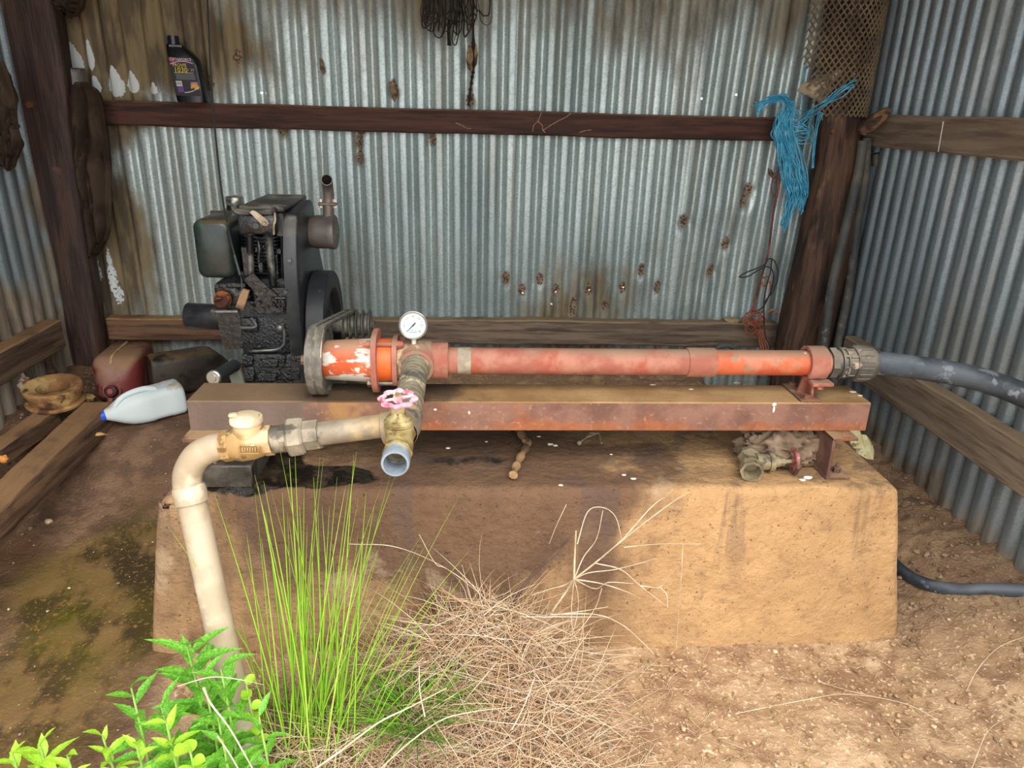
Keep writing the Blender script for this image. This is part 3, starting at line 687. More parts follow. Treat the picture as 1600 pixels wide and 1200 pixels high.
mb = MB(); mb.lathe((0, PY, PZ), (1, 0, 0), [(1.012, .030), (1.012, .043), (1.016, .0465), (1.052, .0465), (1.064, .043), (1.070, .037), (1.070, .030)], 40)
nut = mb.build('coupling_nut', m_fit, hose)
mb = MB()
for k in range(16):
    a = 2*pi*k/16; mb.box((1.034, PY+cos(a)*.0468, PZ+sin(a)*.0468), (.036, .0045, .003), .0008, (-(pi/2-a), 0, 0))
mb.build('grip_rib', m_fit, nut)

# ------------------------------------------------------------------ delivery pipework
m_galv = mat('dirty_galvanised_pipe', '877d6e', 'a09684', 14, .6, .35, .2, 70, layers=[('b09a76', 7, .5, .7), ('5f594f', 12, .62, .75), ('e6e2da', 30, .84, .87)])
m_bronze = mat('dusty_bronze', '90734a', 'a8895a', 12, .65, .25, .25, 60, layers=[('c9b18a', 8, .5, .7), ('7a5d38', 22, .6, .72), ('e2d8c4', 30, .80, .86)])
m_pvc = mat('aged_cream_pvc', 'a4947e', 'b7a893', 7, .5, 0, .08, 50, layers=[('b9a283', 6, .5, .95, dict(k=.6)), ('a48b6a', 40, .7, .9, dict(k=.4)), ('e3d5bf', 10, .62, .95)])
pw_t = thing('delivery_pipework', 'cream and galvanised delivery pipe with tee, union and elbow dropping in front of the plinth', 'pipe', (-.3, 1.36, .2))
BX, BZ = -.137, .79
mb = MB(); ripple = [(1.715-.36*i/60) for i in range(61)]
mb.lathe((BX, 1.715, BZ), (0, -1, 0), [(0, .02)]+[(1.715-y, .0315+(.0012*sin(i*1.9) if i > 6 else .004)) for i, y in enumerate(ripple)]+[(.36, .02)], 28)
mb.build('branch_pipe', mat('taped_grey_pipe', '77705f', '989079', 14, .7, .2, .35, 50, (1, 3, 1), [('5e5a54', 8, .5, .68), ('cfc4a2', 26, .62, .72)]), pw_t, 60)
LP = [at(x, y, 1.36) for x, y in [(606, 664), (496, 678.5), (440, 686), (350, 697)]]
ld = (LP[3]-LP[0]).normalized(); lo = LP[0]
def on(px):                                   # along the horizontal run
    k = (px-606)/(350-606); return lo+(LP[3]-lo)*k
mb = MB()
mb.lathe((BX, 1.40, BZ), (0, -1, 0), [(0, .02), (0, .037), (.012, .037), (.016, .034), (.075, .033), (.08, .031)], 28)
mb.lathe(lerp(Vector((BX, 1.36, BZ)), on(606), 0), ld, [(0, .030), (.022, .030), (.026, .033), (.042, .033), (.045, .026), (.045, .02)], 28)
mb.ball((BX, 1.362, BZ), .037, 20, 12)
mb.build('tee', m_galv, pw_t, 50)
mb = MB(); mb.cyl(on(604), on(494), .0245, n=24); mb.build('pipe', m_galv, pw_t)
mb = MB(); mb.cyl(on(500), on(477), .032, .0325, 8); mb.cyl(on(452), on(441), .0295, n=8, ph=.2); mb.cyl(on(441), on(428), .0285, n=20); mb.cyl(on(428), on(420), .024, n=18)
uni = mb.build('union', m_galv, pw_t)
mb = MB(); mb.lathe(on(478), ld, [(0, .025), (0, .036), (.005, .0405), (.029, .0415), (.034, .038), (.034, .025)], 8); mb.build('union_nut', m_galv, uni, 25)
cc = on(389)
mb = MB(); mb.cyl(on(426), on(413), .0315, n=8, ph=.3); mb.cyl(on(362), on(349), .033, n=8, ph=.3)
A_, B_ = on(416), on(360); L_ = (B_-A_).length
mb.lathe(A_, B_-A_, [(0, .02), (0, .027), (.01, .031), (L_*.35, .035), (L_*.7, .036), (L_-.008, .032), (L_, .03), (L_, .02)], 28)
mb.cyl(cc+Vector((0, 0, -.01)), cc+Vector((.001, 0, .050)), .0305, .0295, 24)
for q in (0,):
    f0 = at(389, 702, 1.322)
    for (sx_, sz_, wx, wz) in ((0, .009, .036, .0016), (0, -.009, .036, .0016), (-.018, 0, .0016, .018), (.018, 0, .0016, .018)): mb.box(f0+Vector((sx_, 0, sz_)), (wx, .004, wz), .0004)
    for i in range(6): mb.box(f0+Vector((-.0125+i*.005, 0, .0)), (.0032, .004, .009 if i % 2 else .007), .0006)
chk = mb.build('check_valve', m_bronze, pw_t, 40)
mb = MB(); mb.lathe(cc+Vector((0, 0, .047)), (0, 0, 1), [(0, .02), (0, .0325), (.006, .033), (.011, .0315), (.012, .026), (.015, .025), (.017, .012), (.018, 0)], 24)
mb.box(cc+Vector((-.024, -.004, .063)), (.018, .014, .008), .003, (0, 0, .3)); mb.build('valve_cap', mat('chalky_cap', 'b8a88a', 'd3c8b2', 20, .85, 0, .4, 60), chk)
# sweeping elbow, socket and drop pipe
el = spline([on(352), at(331, 700, 1.36), at(308, 713, 1.36), at(294, 737, 1.36), at(293, 760, 1.36), at(297.5, 778, 1.36)], 6)
mb = MB(); mb.tube(el, [.0272+.0016*min(1, i/8) for i in range(len(el))], 24); mb.build('elbow', m_pvc, pw_t)
s0 = at(295, 762, 1.36); p1 = at(352, 1020, 1.27); dd = (p1-s0).normalized(); s1 = s0+dd*.030
mb = MB(); mb.lathe(s0-dd*.006, dd, [(0, .028), (0, .030), (.006, .0335), (.034, .0345), (.037, .0345), (.037, .03)], 28); mb.build('socket', m_pvc, pw_t)
mb = MB(); low = s0+dd*((s0.z-.0)/-dd.z); mb.cyl(s0+dd*.02, low, .0298, .0305, 24); mb.build('drop_pipe', m_pvc, pw_t)

# ------------------------------------------------------------------ gate valve
m_brass = mat('weathered_brass', '93814f', 'ab9a66', 14, .5, .45, .15, 60, layers=[('bfb084', 8, .55, .7), ('6d5f3a', 14, .6, .75)])
gv = thing('gate_valve', 'brass gate valve with a pink handwheel and open grey outlet facing the viewer', 'valve', (BX, 1.29, .73))
V0 = Vector((BX, 1.275, BZ))
mb = MB(); mb.lathe((BX, 1.33, BZ), (0, -1, 0), [(0, .02), (0, .029), (.012, .029), (.018, .026), (.088, .026), (.092, .029), (.098, .029), (.098, .02)], 8)
mb.lathe(V0+Vector((0, 0, -.034)), (0, 0, 1), [(0, 0), (.002, .014), (.012, .024), (.03, .027), (.062, .026), (.066, .0285), (.074, .0285), (.076, .02)], 24)
mb.build('body', m_brass, gv, 45)
mb = MB(); mb.lathe(V0+Vector((0, 0, .042)), (0, 0, 1), [(0, .02), (0, .0285), (.006, .0285), (.010, .024), (.014, .024), (.020, .015), (.026, .013)], 24)
mb.cyl(V0+Vector((0, 0, .060)), V0+Vector((0, 0, .082)), .0145, n=6).cyl(V0+Vector((0, 0, .08)), V0+Vector((0, 0, .100)), .006, n=12); mb.build('bonnet', m_brass, gv, 40)
m_wheel = mat('chalky_pink_paint', 'd08da0', 'dfa9b6', 30, .7, 0, .2, 80, layers=[('b4546c', 20, .58, .7), ('e6d2d4', 26, .6, .72)])
W0 = V0+Vector((0, 0, .094)); wa = Vector((0, -.12, 1)).normalized(); _, wu, wv = frame(wa); mb = MB()
rim = []
for k in range(64):
    a = 2*pi*k/64; r = .0305+.0028*cos(8*a); rim.append(W0+wu*(cos(a)*r)+wv*(sin(a)*r))
nn = 8; VV = []
for k, p in enumerate(rim):
    d = (p-W0).normalized()
    for j in range(nn): VV.append(p+d*(cos(2*pi*j/nn)*.0042)+wa*(sin(2*pi*j/nn)*.0050))
mb.add(VV, [(k*nn+j, ((k+1) % 64)*nn+j, ((k+1) % 64)*nn+(j+1) % nn, k*nn+(j+1) % nn) for k in range(64) for j in range(nn)])
for k in range(8):
    a = 2*pi*k/8; mb.torus(W0+wu*(cos(a)*.0315)+wv*(sin(a)*.0315), wa, .0048, .0027, 12, 8)
for k in range(4):
    a = 2*pi*k/4+pi/8; mb.tube([W0, W0+wu*(cos(a)*.015)+wv*(sin(a)*.015)+wa*.001, W0+wu*(cos(a)*.029)+wv*(sin(a)*.029)], .0032, 8)
mb.cyl(W0-wa*.005, W0+wa*.005, .009, n=14); wheel = mb.build('handwheel', m_wheel, gv, 50)
mb = MB(); mb.cyl(W0+wa*.004, W0+wa*.011, .006, n=6); mb.build('wheel_nut', m_brass, wheel)
mb = MB(); mb.lathe((BX, 1.245, BZ), (0, -1, 0), [(0, .021), (0, .0225), (.022, .0245), (.028, .0262), (.052, .0265), (.055, .0255), (.055, .0215), (.04, .0205), (-.02, .0195), (-.02, 0)], 32)
mb.build('outlet', mat('grey_blue_pvc', '677380', '808c98', 14, .5, 0, .1, 60, layers=[('b6b4aa', 9, .5, .7)]), gv, 40)
# ================================================================== ENGINE
m_black = mat('oily_black_casting', '101215', '1d2024', 14, .24, 0, .55, 55, layers=[('0d0e0f', 8, .5, .7), ('565452', 30, .66, .78, dict(k=.6, rough=.25))], spec=.6, bdist=.003)
m_crust = mat('oil_caked_casting', '0b0d10', '171a1e', 30, .2, 0, .8, 120, layers=[('4a4c4e', 60, .62, .75, dict(k=.6, rough=.2))], spec=.7, bdist=.004)
m_sheet = mat('black_sheet_metal', '1b1c20', '27282d', 6, .38, 0, .08, 60, layers=[('5f594f', 5, .5, .75, dict(k=.45)), ('17181a', 10, .55, .7)])
m_fly = mat('matt_black_flywheel', '1b1e22', '25282c', 5, .5, 0, .05, 60, layers=[('55575a', 50, .80, .84)])
m_tank = mat('dark_green_tank_paint', '16221d', '212e28', 4, .26, 0, .05, 50, layers=[('353b39', 5, .25, .7, dict(k=.8)), ('135a33', 3, .72, .9, dict(k=.7)), ('6b5840', 8, .45, .65, dict(up=True, k=.7))])
m_tube = mat('dull_pushrod_tube', '5c5d5d', '777672', 20, .35, .5, .1, 60, layers=[('1d1e20', 8, .45, .62)])
m_brown = mat('brown_plastic_cap', '7a4322', '9a5a2e', 30, .4, 0, .1, 60, layers=[('3a1f12', 18, .5, .65)])
m_muff = mat('sooty_muffler_steel', '5f5856', '7d7672', 8, .5, .5, .2, 60, layers=[('7d6a60', 7, .55, .9), ('d9c8a4', 20, .84, .9, dict(k=.9))])
m_tan = mat('tan_steel_lever', '9a8b76', 'b3a48e', 30, .5, .3, .1, 60)
eng = thing('diesel_engine', 'small oily black single cylinder diesel engine with green tank, flywheel and exhaust', 'engine', (-.58, 2.25, .5))
for y in (2.10, 2.36):
    mb = MB().span((-.70, y-.03, .499), (-.42, y+.03, .565), .004); mb.build('base_rail', m_grease, eng)
mb = MB().pbox(379, 553, 477, 608, 2.09, 2.42, .010, 2)
mb.build('sump', m_crust, eng)
mb = MB()
for i, (x0, x1, y0, y1) in enumerate([(381, 397, 574, 596), (404, 434, 562, 574), (438, 468, 575, 594), (384, 395, 556, 570), (436, 446, 556, 566), (455, 474, 556, 566), (402, 432, 584, 596)]): mb.pbox(x0, y0, x1, y1, 2.078, 2.12, .003)
for x in (386, 442, 470): p = at(x, 566, 2.088); mb.bolt(p, (0, -1, 0), .007, .010)
mb.build('sump_rib', m_crust, eng)
mb = MB().pbox(374, 470, 474, 560, 2.11, 2.40, .012, 2).pbox(392, 436, 470, 474, 2.12, 2.38, .008, 1)
mb.pbox(376, 497, 402, 520, 2.095, 2.13, .008, 2)
mb.build('crankcase', m_crust, eng)
mb = MB(); P = lambda x, y: at(x, y, 2.13)
pts = [P(x, y) for x, y in [(340, 478), (386, 478), (389, 492), (389, 530), (384, 545), (352, 546), (345, 530), (341, 505)]]
mb.prism(pts, (0, 0, 0), (0, .2, 0)); mb.build('gear_cover', m_black, eng, 30)
mb = MB(); pts = [at(x, y, 2.115) for x, y in [(352, 484), (386, 484), (386, 530), (381, 541), (357, 541), (352, 524)]]; mb.prism(pts, (0, 0, 0), (0, .03, 0)); mb.build('cover_plate', m_black, eng, 30)
mb = MB().pbox(335, 448, 386, 482, 2.13, 2.33, .008, 2).pbox(337, 442, 384, 450, 2.11, 2.30, .003)
for x, y in ((371, 453), (340, 446), (352, 446), (390, 462)): mb.bolt(at(x, y, 2.112), (0, -1, 0), .007, .009)
mb.build('governor_case', m_black, eng)
fa = Vector((-.25, -1, .35)).normalized(); fc = at(347, 468, 2.11)
mb = MB(); mb.lathe(fc-fa*.02, fa, [(0, 0), (0, .020), (.012, .026), (.022, .027), (.027, .024), (.028, 0)], 20)
_, fu, fv = frame(fa); mb.box(fc+fa*.011, (.030, .007, .012), .002, (0.3, 0, .5)); mb.build('oil_filler_cap', m_brown, eng, 40)
a = at(292, 493, 2.21); b = at(352, 496, 2.21); mb = MB(); mb.lathe(a, b-a, [(0, 0), (0, .037), (.004, .040), ((b-a).length, .040), ((b-a).length, 0)], 32); mb.build('starter_boss', m_sheet, eng)
mb = MB(); mb.cyl(at(333, 487, 2.10), at(372, 487, 2.10), .0055, n=10).cyl(at(331, 487, 2.10), at(336, 487, 2.10), .009, n=6); mb.build('cross_bolt', m_tube, eng)
# control plates and bolts
mb = MB(); mb.prism([at(x, y, 2.075) for x, y in [(381, 437), (395, 427), (418, 448), (441, 470), (443, 488), (417, 490), (416, 461), (402, 463)]], (0, 0, 0), (0, .006, 0))
mb.prism([at(x, y, 2.085) for x, y in [(416, 450), (446, 450), (446, 482), (432, 489), (405, 489), (392, 478), (405, 462)]], (0, 0, 0), (0, .03, 0))
for x, y in ((414, 454), (394, 479), (417, 479), (411, 483), (404, 474)): mb.bolt(at(x, y, 2.076), (0, -1, 0), .0075, .009)
mb.build('control_plate', m_black, eng, 30)
mb = MB(); mb.prism([at(x, y, 2.05) for x, y in [(379, 452), (389, 455), (386, 466), (380, 484), (368, 480), (374, 462)]], (0, 0, 0), (0, .012, 0)); mb.build('rusty_tag', m_rust, eng, 30, 'flaky rust brown tag')
mb = MB().pbox(424, 464, 446, 480, 2.07, 2.12, .003)
for x, y in ((429, 472), (440, 472), (433, 478)): mb.torus(at(x, y, 2.066), (0, -1, 0), .007, .0028, 14, 6)
mb.cyl(at(430, 466, 2.065), at(446, 466, 2.065), .004, n=8); mb.build('fuel_pump', m_black, eng)
mb = MB(); mb.tube(spline([at(441, 505, 2.095), at(444, 520, 2.09), at(443, 538, 2.085), at(432, 546, 2.085), at(410, 548, 2.085), at(390, 549, 2.088)], 6), .0042, 8); mb.ball(at(438, 512, 2.09), .012, 12, 8)
mb.tube(spline([at(376, 512, 2.09), at(392, 512, 2.08), at(400, 510, 2.08), at(397, 502, 2.085), at(393, 497, 2.09)], 5), .0045, 8); mb.build('oil_line', m_tube, eng)
# cylinder with fins
cyc = at(420, 420, 2.25); zt, zb = at(420, 366, 2.2).z, at(420, 448, 2.2).z
mb = MB(); prof = [(0, 0), (0, .06)]
nf = 15
for k in range(nf):
    z = (zt-zb)*k/nf; h = (zt-zb)/nf; prof += [(z+h*.35, .062), (z+h*.35, .085), (z+h*.75, .085), (z+h*.75, .062)]
prof += [(zt-zb, .06), (zt-zb, 0)]
mb.lathe((cyc.x+.01, 2.25, zb), (0, 0, 1), prof, 28); mb.build('finned_cylinder', m_black, eng, 30)
mb = MB().pbox(378, 386, 389, 432, 2.15, 2.3, .003).pbox(431, 388, 440, 398, 2.13, 2.2, .003).pbox(441, 368, 447, 446, 2.15, 2.3, .003)
mb.tube([at(432, 398, 2.14), at(434, 446, 2.14)], .004, 8).tube([at(440, 372, 2.14), at(441, 446, 2.14)], .0035, 8)
mb.tube(spline([at(402, 372, 2.14), at(405, 388, 2.13), at(404, 405, 2.13), at(407, 424, 2.13)], 5), .0045, 8).tube(spline([at(404, 392, 2.13), at(412, 386, 2.13), at(420, 385, 2.14)], 5), .003, 8)
mb.pbox(403, 410, 411, 428, 2.12, 2.16, .003).pbox(398, 385, 402, 395, 2.12, 2.15, .002)
mb.build('cylinder_fitting', m_black, eng)
for (x0, y0, x1, y1, r) in ((390, 364, 392, 429, .0098), (419, 364, 427, 446, .0105)):
    mb = MB(); mb.cyl(at(x0, y0, 2.105), at(x1, y1, 2.105), r, n=14).cyl(at(x0, y0, 2.105), at(x0, y0+5, 2.105), r*1.45, r*1.3, 14); mb.build('pushrod_tube', m_tube, eng)
mb = MB().pbox(371, 334, 430, 367, 2.10, 2.36, .008, 2).pbox(428, 330, 446, 372, 2.13, 2.36, .006, 1); hd = mb.build('cylinder_head', m_black, eng)
mb = MB(); mb.cyl(at(400, 353, 2.101), at(400, 353, 2.092), .008, n=16); mb.build('port_hole_disc', plain('dark_port', '08080a', .3), hd)  # black disc stands in for the dark of an open port hole
mb = MB().pbox(364, 328, 426, 336, 2.085, 2.34, .003).pbox(372, 322, 444, 331, 2.10, 2.40, .006, 2)
mb.tube(spline([at(362, 322, 2.12), at(366, 330, 2.09), at(374, 334, 2.085), at(390, 334, 2.085)], 5), .004, 8); mb.bolt(at(429, 327, 2.095), (0, -1, 0), .008, .016)
mb.build('rocker_cover', mat('greasy_rocker_cover', '3c3a37', '55524d', 10, .4, .2, .3, 50, layers=[('8a8274', 9, .5, .68, dict(up=True)), ('1c1c1d', 7, .5, .65)]), eng)
lv = [at(x, y, 2.075) for x, y in [(390, 332), (394, 328.5), (399, 330), (418, 344), (420, 350), (415, 353.5), (410, 352)]]
mb = MB(); mb.prism(lv, (0, 0, 0), (0, .006, 0)); mb.torus(at(414, 348.5, 2.073), (0, -1, 0), .0065, .0025, 16, 8); mb.bolt(at(414, 348.5, 2.075), (0, -1, 0), .004, .008); mb.build('decompression_lever', m_tan, eng, 30, 'tan decompression lever')
mb = MB(); mb.tube(spline([at(429, 330, 2.09), at(430, 344, 2.09), at(428, 352, 2.09), at(428, 366, 2.10)], 5), .003, 8); mb.build('injector_pipe', m_tan, eng)
# fuel tank
ta, tb_ = at(303, 390, 2.13), at(362, 390, 2.13); tz0, tz1 = at(335, 436, 2.13).z, at(335, 344, 2.13).z
mb = MB(); bm = bmesh.new()
n = 20
def rrect(x0, x1, z0, z1, r, k=5):
    out = []
    for cx_, cz_, a0 in ((x1-r, z1-r, 0), (x0+r, z1-r, 90), (x0+r, z0+r, 180), (x1-r, z0+r, 270)):
        for i in range(k+1):
            a = radians(a0+90*i/k); out.append((cx_+cos(a)*r, cz_+sin(a)*r))
    return out
secs = []
for y, ins in ((2.13, .016), (2.133, .008), (2.140, .002), (2.152, 0), (2.30, 0), (2.303, .003), (2.306, .0), (2.44, .0), (2.455, .004), (2.465, .02)):
    q = rrect(ta.x+ins, tb_.x-ins, tz0+ins, tz1-ins, max(.004, .024-ins*.5)); secs.append([(x+(.006*math.exp(-((z-1.02)/.018)**2) if x < ta.x+.02 else 0), y, z) for x, z in q])
k = len(secs[0]); V = [p for s_ in secs for p in s_]
mb.add(V, [(i*k+j, i*k+(j+1) % k, (i+1)*k+(j+1) % k, (i+1)*k+j) for i in range(len(secs)-1) for j in range(k)]+[tuple(range(k-1, -1, -1)), tuple((len(secs)-1)*k+j for j in range(k))])
tk = mb.build('fuel_tank', m_tank, eng, 40); bm.free()
mb = MB()
mb.span((ta.x-.001, 2.299, tz0+.004), (tb_.x+.002, 2.309, tz1+.003), .002); mb.build('tank_seam', m_tank, tk)
tcp = at(368, 320, 2.36); tcp.x = min(tcp.x, tb_.x-.02); tcp = Vector((at(367, 315, 2.37).x, 2.37, tz1-.004))
mb = MB(); mb.lathe(tcp, (0, 0, 1), [(0, .028), (.018, .026), (.020, .02)], 20); mb.build('tank_neck', m_black, tk)
mb = MB(); mb.lathe(tcp+Vector((0, 0, .017)), (0, 0, 1), [(0, .02), (0, .0255), (.004, .0275), (.022, .0275), (.026, .025), (.027, .012), (.030, 0)], 24); mb.build('tank_cap', mat('greasy_chrome_cap', '8a8780', 'b3afa6', 20, .3, .8, .1, 60, layers=[('2a2826', 9, .62, .8)]), tk)
mb = MB().span((tb_.x-.01, 2.2, tz0-.015), (tb_.x+.09, 2.24, tz0+.01), .003); mb.prism([at(x, y, 2.2) for x, y in [(340, 447), (362, 434), (378, 434), (372, 447)]], (0, 0, 0), (0, .1, 0)); mb.build('tank_bracket', m_black, eng)
# cowl
cx0, cx1 = at(446, 460, 2.08).x, at(468, 460, 2.08).x
cow = [(2.085, .575), (2.08, .70), (2.08, .90), (2.095, 1.00), (2.13, 1.085), (2.16, 1.108), (2.32, 1.122), (2.345, 1.11), (2.36, 1.08), (2.40, .97), (2.46, .86), (2.49, .74), (2.46, .62), (2.40, .56), (2.30, .53), (2.18, .53)]
P = spline([(0, y, z) for y, z in cow+[cow[0]]], 5)[:-1]
mb = MB(); prev = None; k = len(P); cen = Vector((0, 2.28, .85)); V = []
for x, ins in ((cx0, 0), (cx1-.006, 0), (cx1-.0015, .003), (cx1, .008)):
    V += [Vector((x, p.y, p.z))+(cen-p).normalized()*ins for p in P]
mb.add(V, [(i*k+j, i*k+(j+1) % k, (i+1)*k+(j+1) % k, (i+1)*k+j) for i in range(3) for j in range(k)]+[tuple(range(k-1, -1, -1)), tuple(3*k+j for j in range(k))])
cwl = mb.build('fan_cowl', m_sheet, eng, 45)
for x, y in ((453, 407), (447, 455)):
    mb = MB(); mb.bolt(at(x, y, 2.079), (0, -1, 0), .006, .006); mb.build('cowl_screw', m_tube, cwl)
# flywheel and crank pulley
fx0, fx1 = cx1+.002, at(506, 500, 2.10).x
mb = MB(); mb.lathe((0, EY, EZ), (1, 0, 0), [(fx0, 0), (fx0, .165), (fx0+.004, .170), (fx1-.004, .170), (fx1, .166), (fx1, .118), (fx1-.006, .112), (fx1-.022, .104), (fx1-.024, .05), (fx1-.01, .045), (fx1-.01, 0)], 72); fl = mb.build('flywheel', m_fly, eng, 32)
mb = MB(); gx0 = px0-.004; prof = [(fx1-.02, 0), (fx1-.02, .03), (gx0, .03), (gx0, ER)]
for kx in range(4):
    a = gx0+.003+kx*.0205; prof += [(a+.001, ER), (a+.006, ER-.012), (a+.014, ER-.012), (a+.019, ER)]
prof += [(gx0+.087, ER), (gx0+.087, .02), (gx0+.098, .012), (gx0+.098, 0)]
mb.lathe((0, EY, EZ), (1, 0, 0), prof, 48); mb.build('crank_pulley', m_pulley, eng, 30)
# muffler and exhaust
ma, mc = at(478, 362, 2.30), at(528, 363, 2.30)
mb = MB(); L_ = (mc-ma).length
mb.lathe(ma, (1, 0, 0), [(0, 0), (0, .042), (.012, .047), (.028, .049), (.032, .051), (L_*.72, .051), (L_*.75, .053), (L_*.92, .053), (L_*.95, .050), (L_, .030), (L_, 0)], 36); mu = mb.build('muffler', m_muff, eng, 40)
ez0 = at(513, 340, 2.30); ez1 = at(513.5, 306, 2.30)
mb = MB(); mb.tube(spline([ez0-Vector((0, 0, .02)), lerp(ez0, ez1, .5), ez1, at(512, 292, 2.29), at(511, 283, 2.265), at(510.5, 281, 2.235)], 6), .0165, 20, cap=False)
mb.tube(spline([at(510.5, 281, 2.235), at(511, 283, 2.265), at(512, 292, 2.29), ez1], 6), .0145, 20, cap=False); e1 = at(510.5, 281, 2.235); e2 = at(511, 283, 2.265)
mb.torus(e1, e1-e2, .0155, .0016, 24, 6)
ex = mb.build('exhaust_pipe', m_muff, mu, 60)
fc = at(512.5, 318, 2.30); mb = MB(); mb.box(fc, (.056, .036, .010), .003); mb.build('exhaust_flange', m_muff, ex)
m_zinc = plain('bright_zinc', 'd9d4c6', .45, .5)
for s_ in (-1, 1):
    mb = MB(); mb.cyl(fc+Vector((s_*.022, -.004, -.012)), fc+Vector((s_*.022, -.004, .014)), .0065, n=6); mb.build('flange_bolt', m_zinc, ex)

# ------------------------------------------------------------------ starting handle
ch = thing('starting_handle', 'black starting handle with silver end cap behind the left beam end', 'handle', (-.70, 2.0, .50))
h0, h1 = at(334, 590, 1.93), at(366, 571, 2.06)
mb = MB(); dh = (h1-h0); mb.lathe(h0, dh, [(.002, 0), (.002, .016), (.006, .0185), (dh.length, .019), (dh.length, 0)], 24); mb.build('grip', plain('black_grip', '26282b', .45), ch)
mb = MB(); mb.lathe(h0, -dh, [(-.006, .014), (-.006, .0205), (.003, .0205), (.005, .018), (.005, .010), (.008, .009), (.008, 0)], 24); mb.build('end_cap', m_rim, ch)
mb = MB(); mb.prism([at(x, y, 2.065) for x, y in [(357, 563), (367, 562), (373, 570), (384, 606), (392, 640), (366, 640), (362, 600), (356, 580)]], (0, 0, 0), (0, .012, 0)); mb.build('arm', mat('grey_green_paint', '5d625c', '777b74', 12, .6, .2, .1), ch, 30)

# ------------------------------------------------------------------ pull wire
mb = MB(); mb.tube(spline([(at(317, -150, 2.6)), at(324, 0, 2.45), at(332, 155, 2.35), at(345, 290, 2.22), at(357, 360, 2.13), at(367, 400, 2.09), at(375, 430, 2.072)], 8), .0026, 8)
mb.tube(spline([at(375, 430, 2.072), at(377, 436, 2.06), at(378, 452, 2.05)], 5), .002, 6); mb.tube([at(366, 398, 2.085), at(375, 430, 2.07)], .0042, 8)
mb.single('pull_wire', plain('black_wire', '2e3032', .5, .2), 'long thin dark wire hanging down past the oil bottle to the engine', 'wire')
# ================================================================== THINGS ON THE LEFT FLOOR
def rough_cloth(name, pts, widths, m, label, cat, depth=.05, folds=5, seed=0, facing=(0, -1, 0), n=60, k=84, rag=.02, tw=0.0):
    """a hanging cloth: a closed lumpy sleeve round a drooping centre line, flat at the back, folded at the front"""
    P = spline(pts, n//(len(pts)-1)+1); m_ = len(P); V = []; f = Vector(facing).normalized(); side = f.cross(Vector((0, 0, 1))).normalized()*-1
    for i, p in enumerate(P):
        t = i/(m_-1); W = np.interp(t, np.linspace(0, 1, len(widths)), widths)
        for j in range(k):
            a = 2*pi*j/k; c, s_ = cos(a), sin(a)
            fr = max(0, s_)
            ph = c*folds+mnoise.noise(Vector((t*2.6, seed, c*.7)))*2.4+t*.8
            fold = (1-abs(sin(ph)))**1.3
            fold = max(fold, .8*max(0, 1-abs(mnoise.noise(Vector((c*1.4+seed, t*4.2+c, 5))))*7)*ss(.2, .5, t))
            dd = (s_*depth*(.55 if s_ > 0 else .12)+fr**.5*(-fold*.062+mnoise.noise(Vector((c*2+seed, t*9, 3)))*.016))*(min(1, t*9)*.7+.3)
            ww = c*W*(1+.12*mnoise.noise(Vector((t*6, seed+5, 0 if c > 0 else 9))))
            V.append(p+side*ww+f*dd+Vector((0, 0, (-rag*fold*fr-rag*abs(mnoise.noise(Vector((c*3, seed, 1))))*2)*(t**3))))
    F = [(i*k+j, i*k+(j+1) % k, (i+1)*k+(j+1) % k, (i+1)*k+j) for i in range(m_-1) for j in range(k)]
    F += [tuple(range(k-1, -1, -1)), tuple((m_-1)*k+j for j in range(k))]
    mb = MB(); mb.add(V, F); return mb.single(name, m, label, cat, ang=80)
m_cloth = mat('dark_brown_cloth', '3a2f28', '4b3e34', 7, .95, 0, .3, 120, layers=[('5d4228', 4, .6, .95, dict(k=.8)), ('2a231e', 9, .6, .95)], spec=.1)
Yc = 2.99
rough_cloth('hanging_cloth', [at(x, y, 2.945) for x, y in [(127, 128), (133, 150), (138, 215), (142, 265), (149, 320), (152, 368), (146, 394)]],
            [.022, .055, .070, .074, .062, .046, .012], m_cloth, 'dark brown folded jacket hanging on the right side of the left corner post', 'cloth', .075, 3.5, 2)
rough_cloth('hanging_rag', [at(x, y, 2.72) for x, y in [(-8, 95), (2, 140), (10, 190), (14, 225), (10, 255)]], [.03, .04, .038, .04, .015], m_cloth,
            'dark rag hanging at the far left edge against the left tin wall', 'cloth', .05, 3, 7)
rough_cloth('cloth_bundle', [at(x, y, 2.95) for x, y in [(104, -60), (104, -20), (105, 4), (106, 15)]], [.05, .06, .055, .03], m_cloth, 'black bundle hanging from above beside the top of the left post', 'cloth', .06, 3, 11)
# tin can on the rail
m_can = mat('stained_tin_can', '6f6c66', '918d84', 9, .5, .5, .1, 60, (1, 1, .3), [('3a332c', 6, .52, .68)])
c0 = Vector((at(115, 150, 3.0).x, 3.03, 1.394)); h = at(112, 106, 3.0).z-1.394
t = thing('tin_can', 'open grey tin can standing on the rail between the left post and the oil bottle', 'can', c0)
mb = MB(); mb.lathe(c0, (0, 0, 1), [(0, 0), (0, .040), (.003, .0415), (.006, .040), (h*.3, .040), (h*.32, .0392), (h*.7, .0392), (h*.72, .040), (h-.004, .040), (h-.002, .0415), (h, .0405), (h, .0385), (.01, .0385), (.01, 0)], 32); mb.build('body', m_can, t, 30)
mb = MB(); mb.torus(c0+Vector((0, 0, h-.001)), (0, 0, 1), .040, .0016, 32, 6); mb.build('rim', m_can, t)

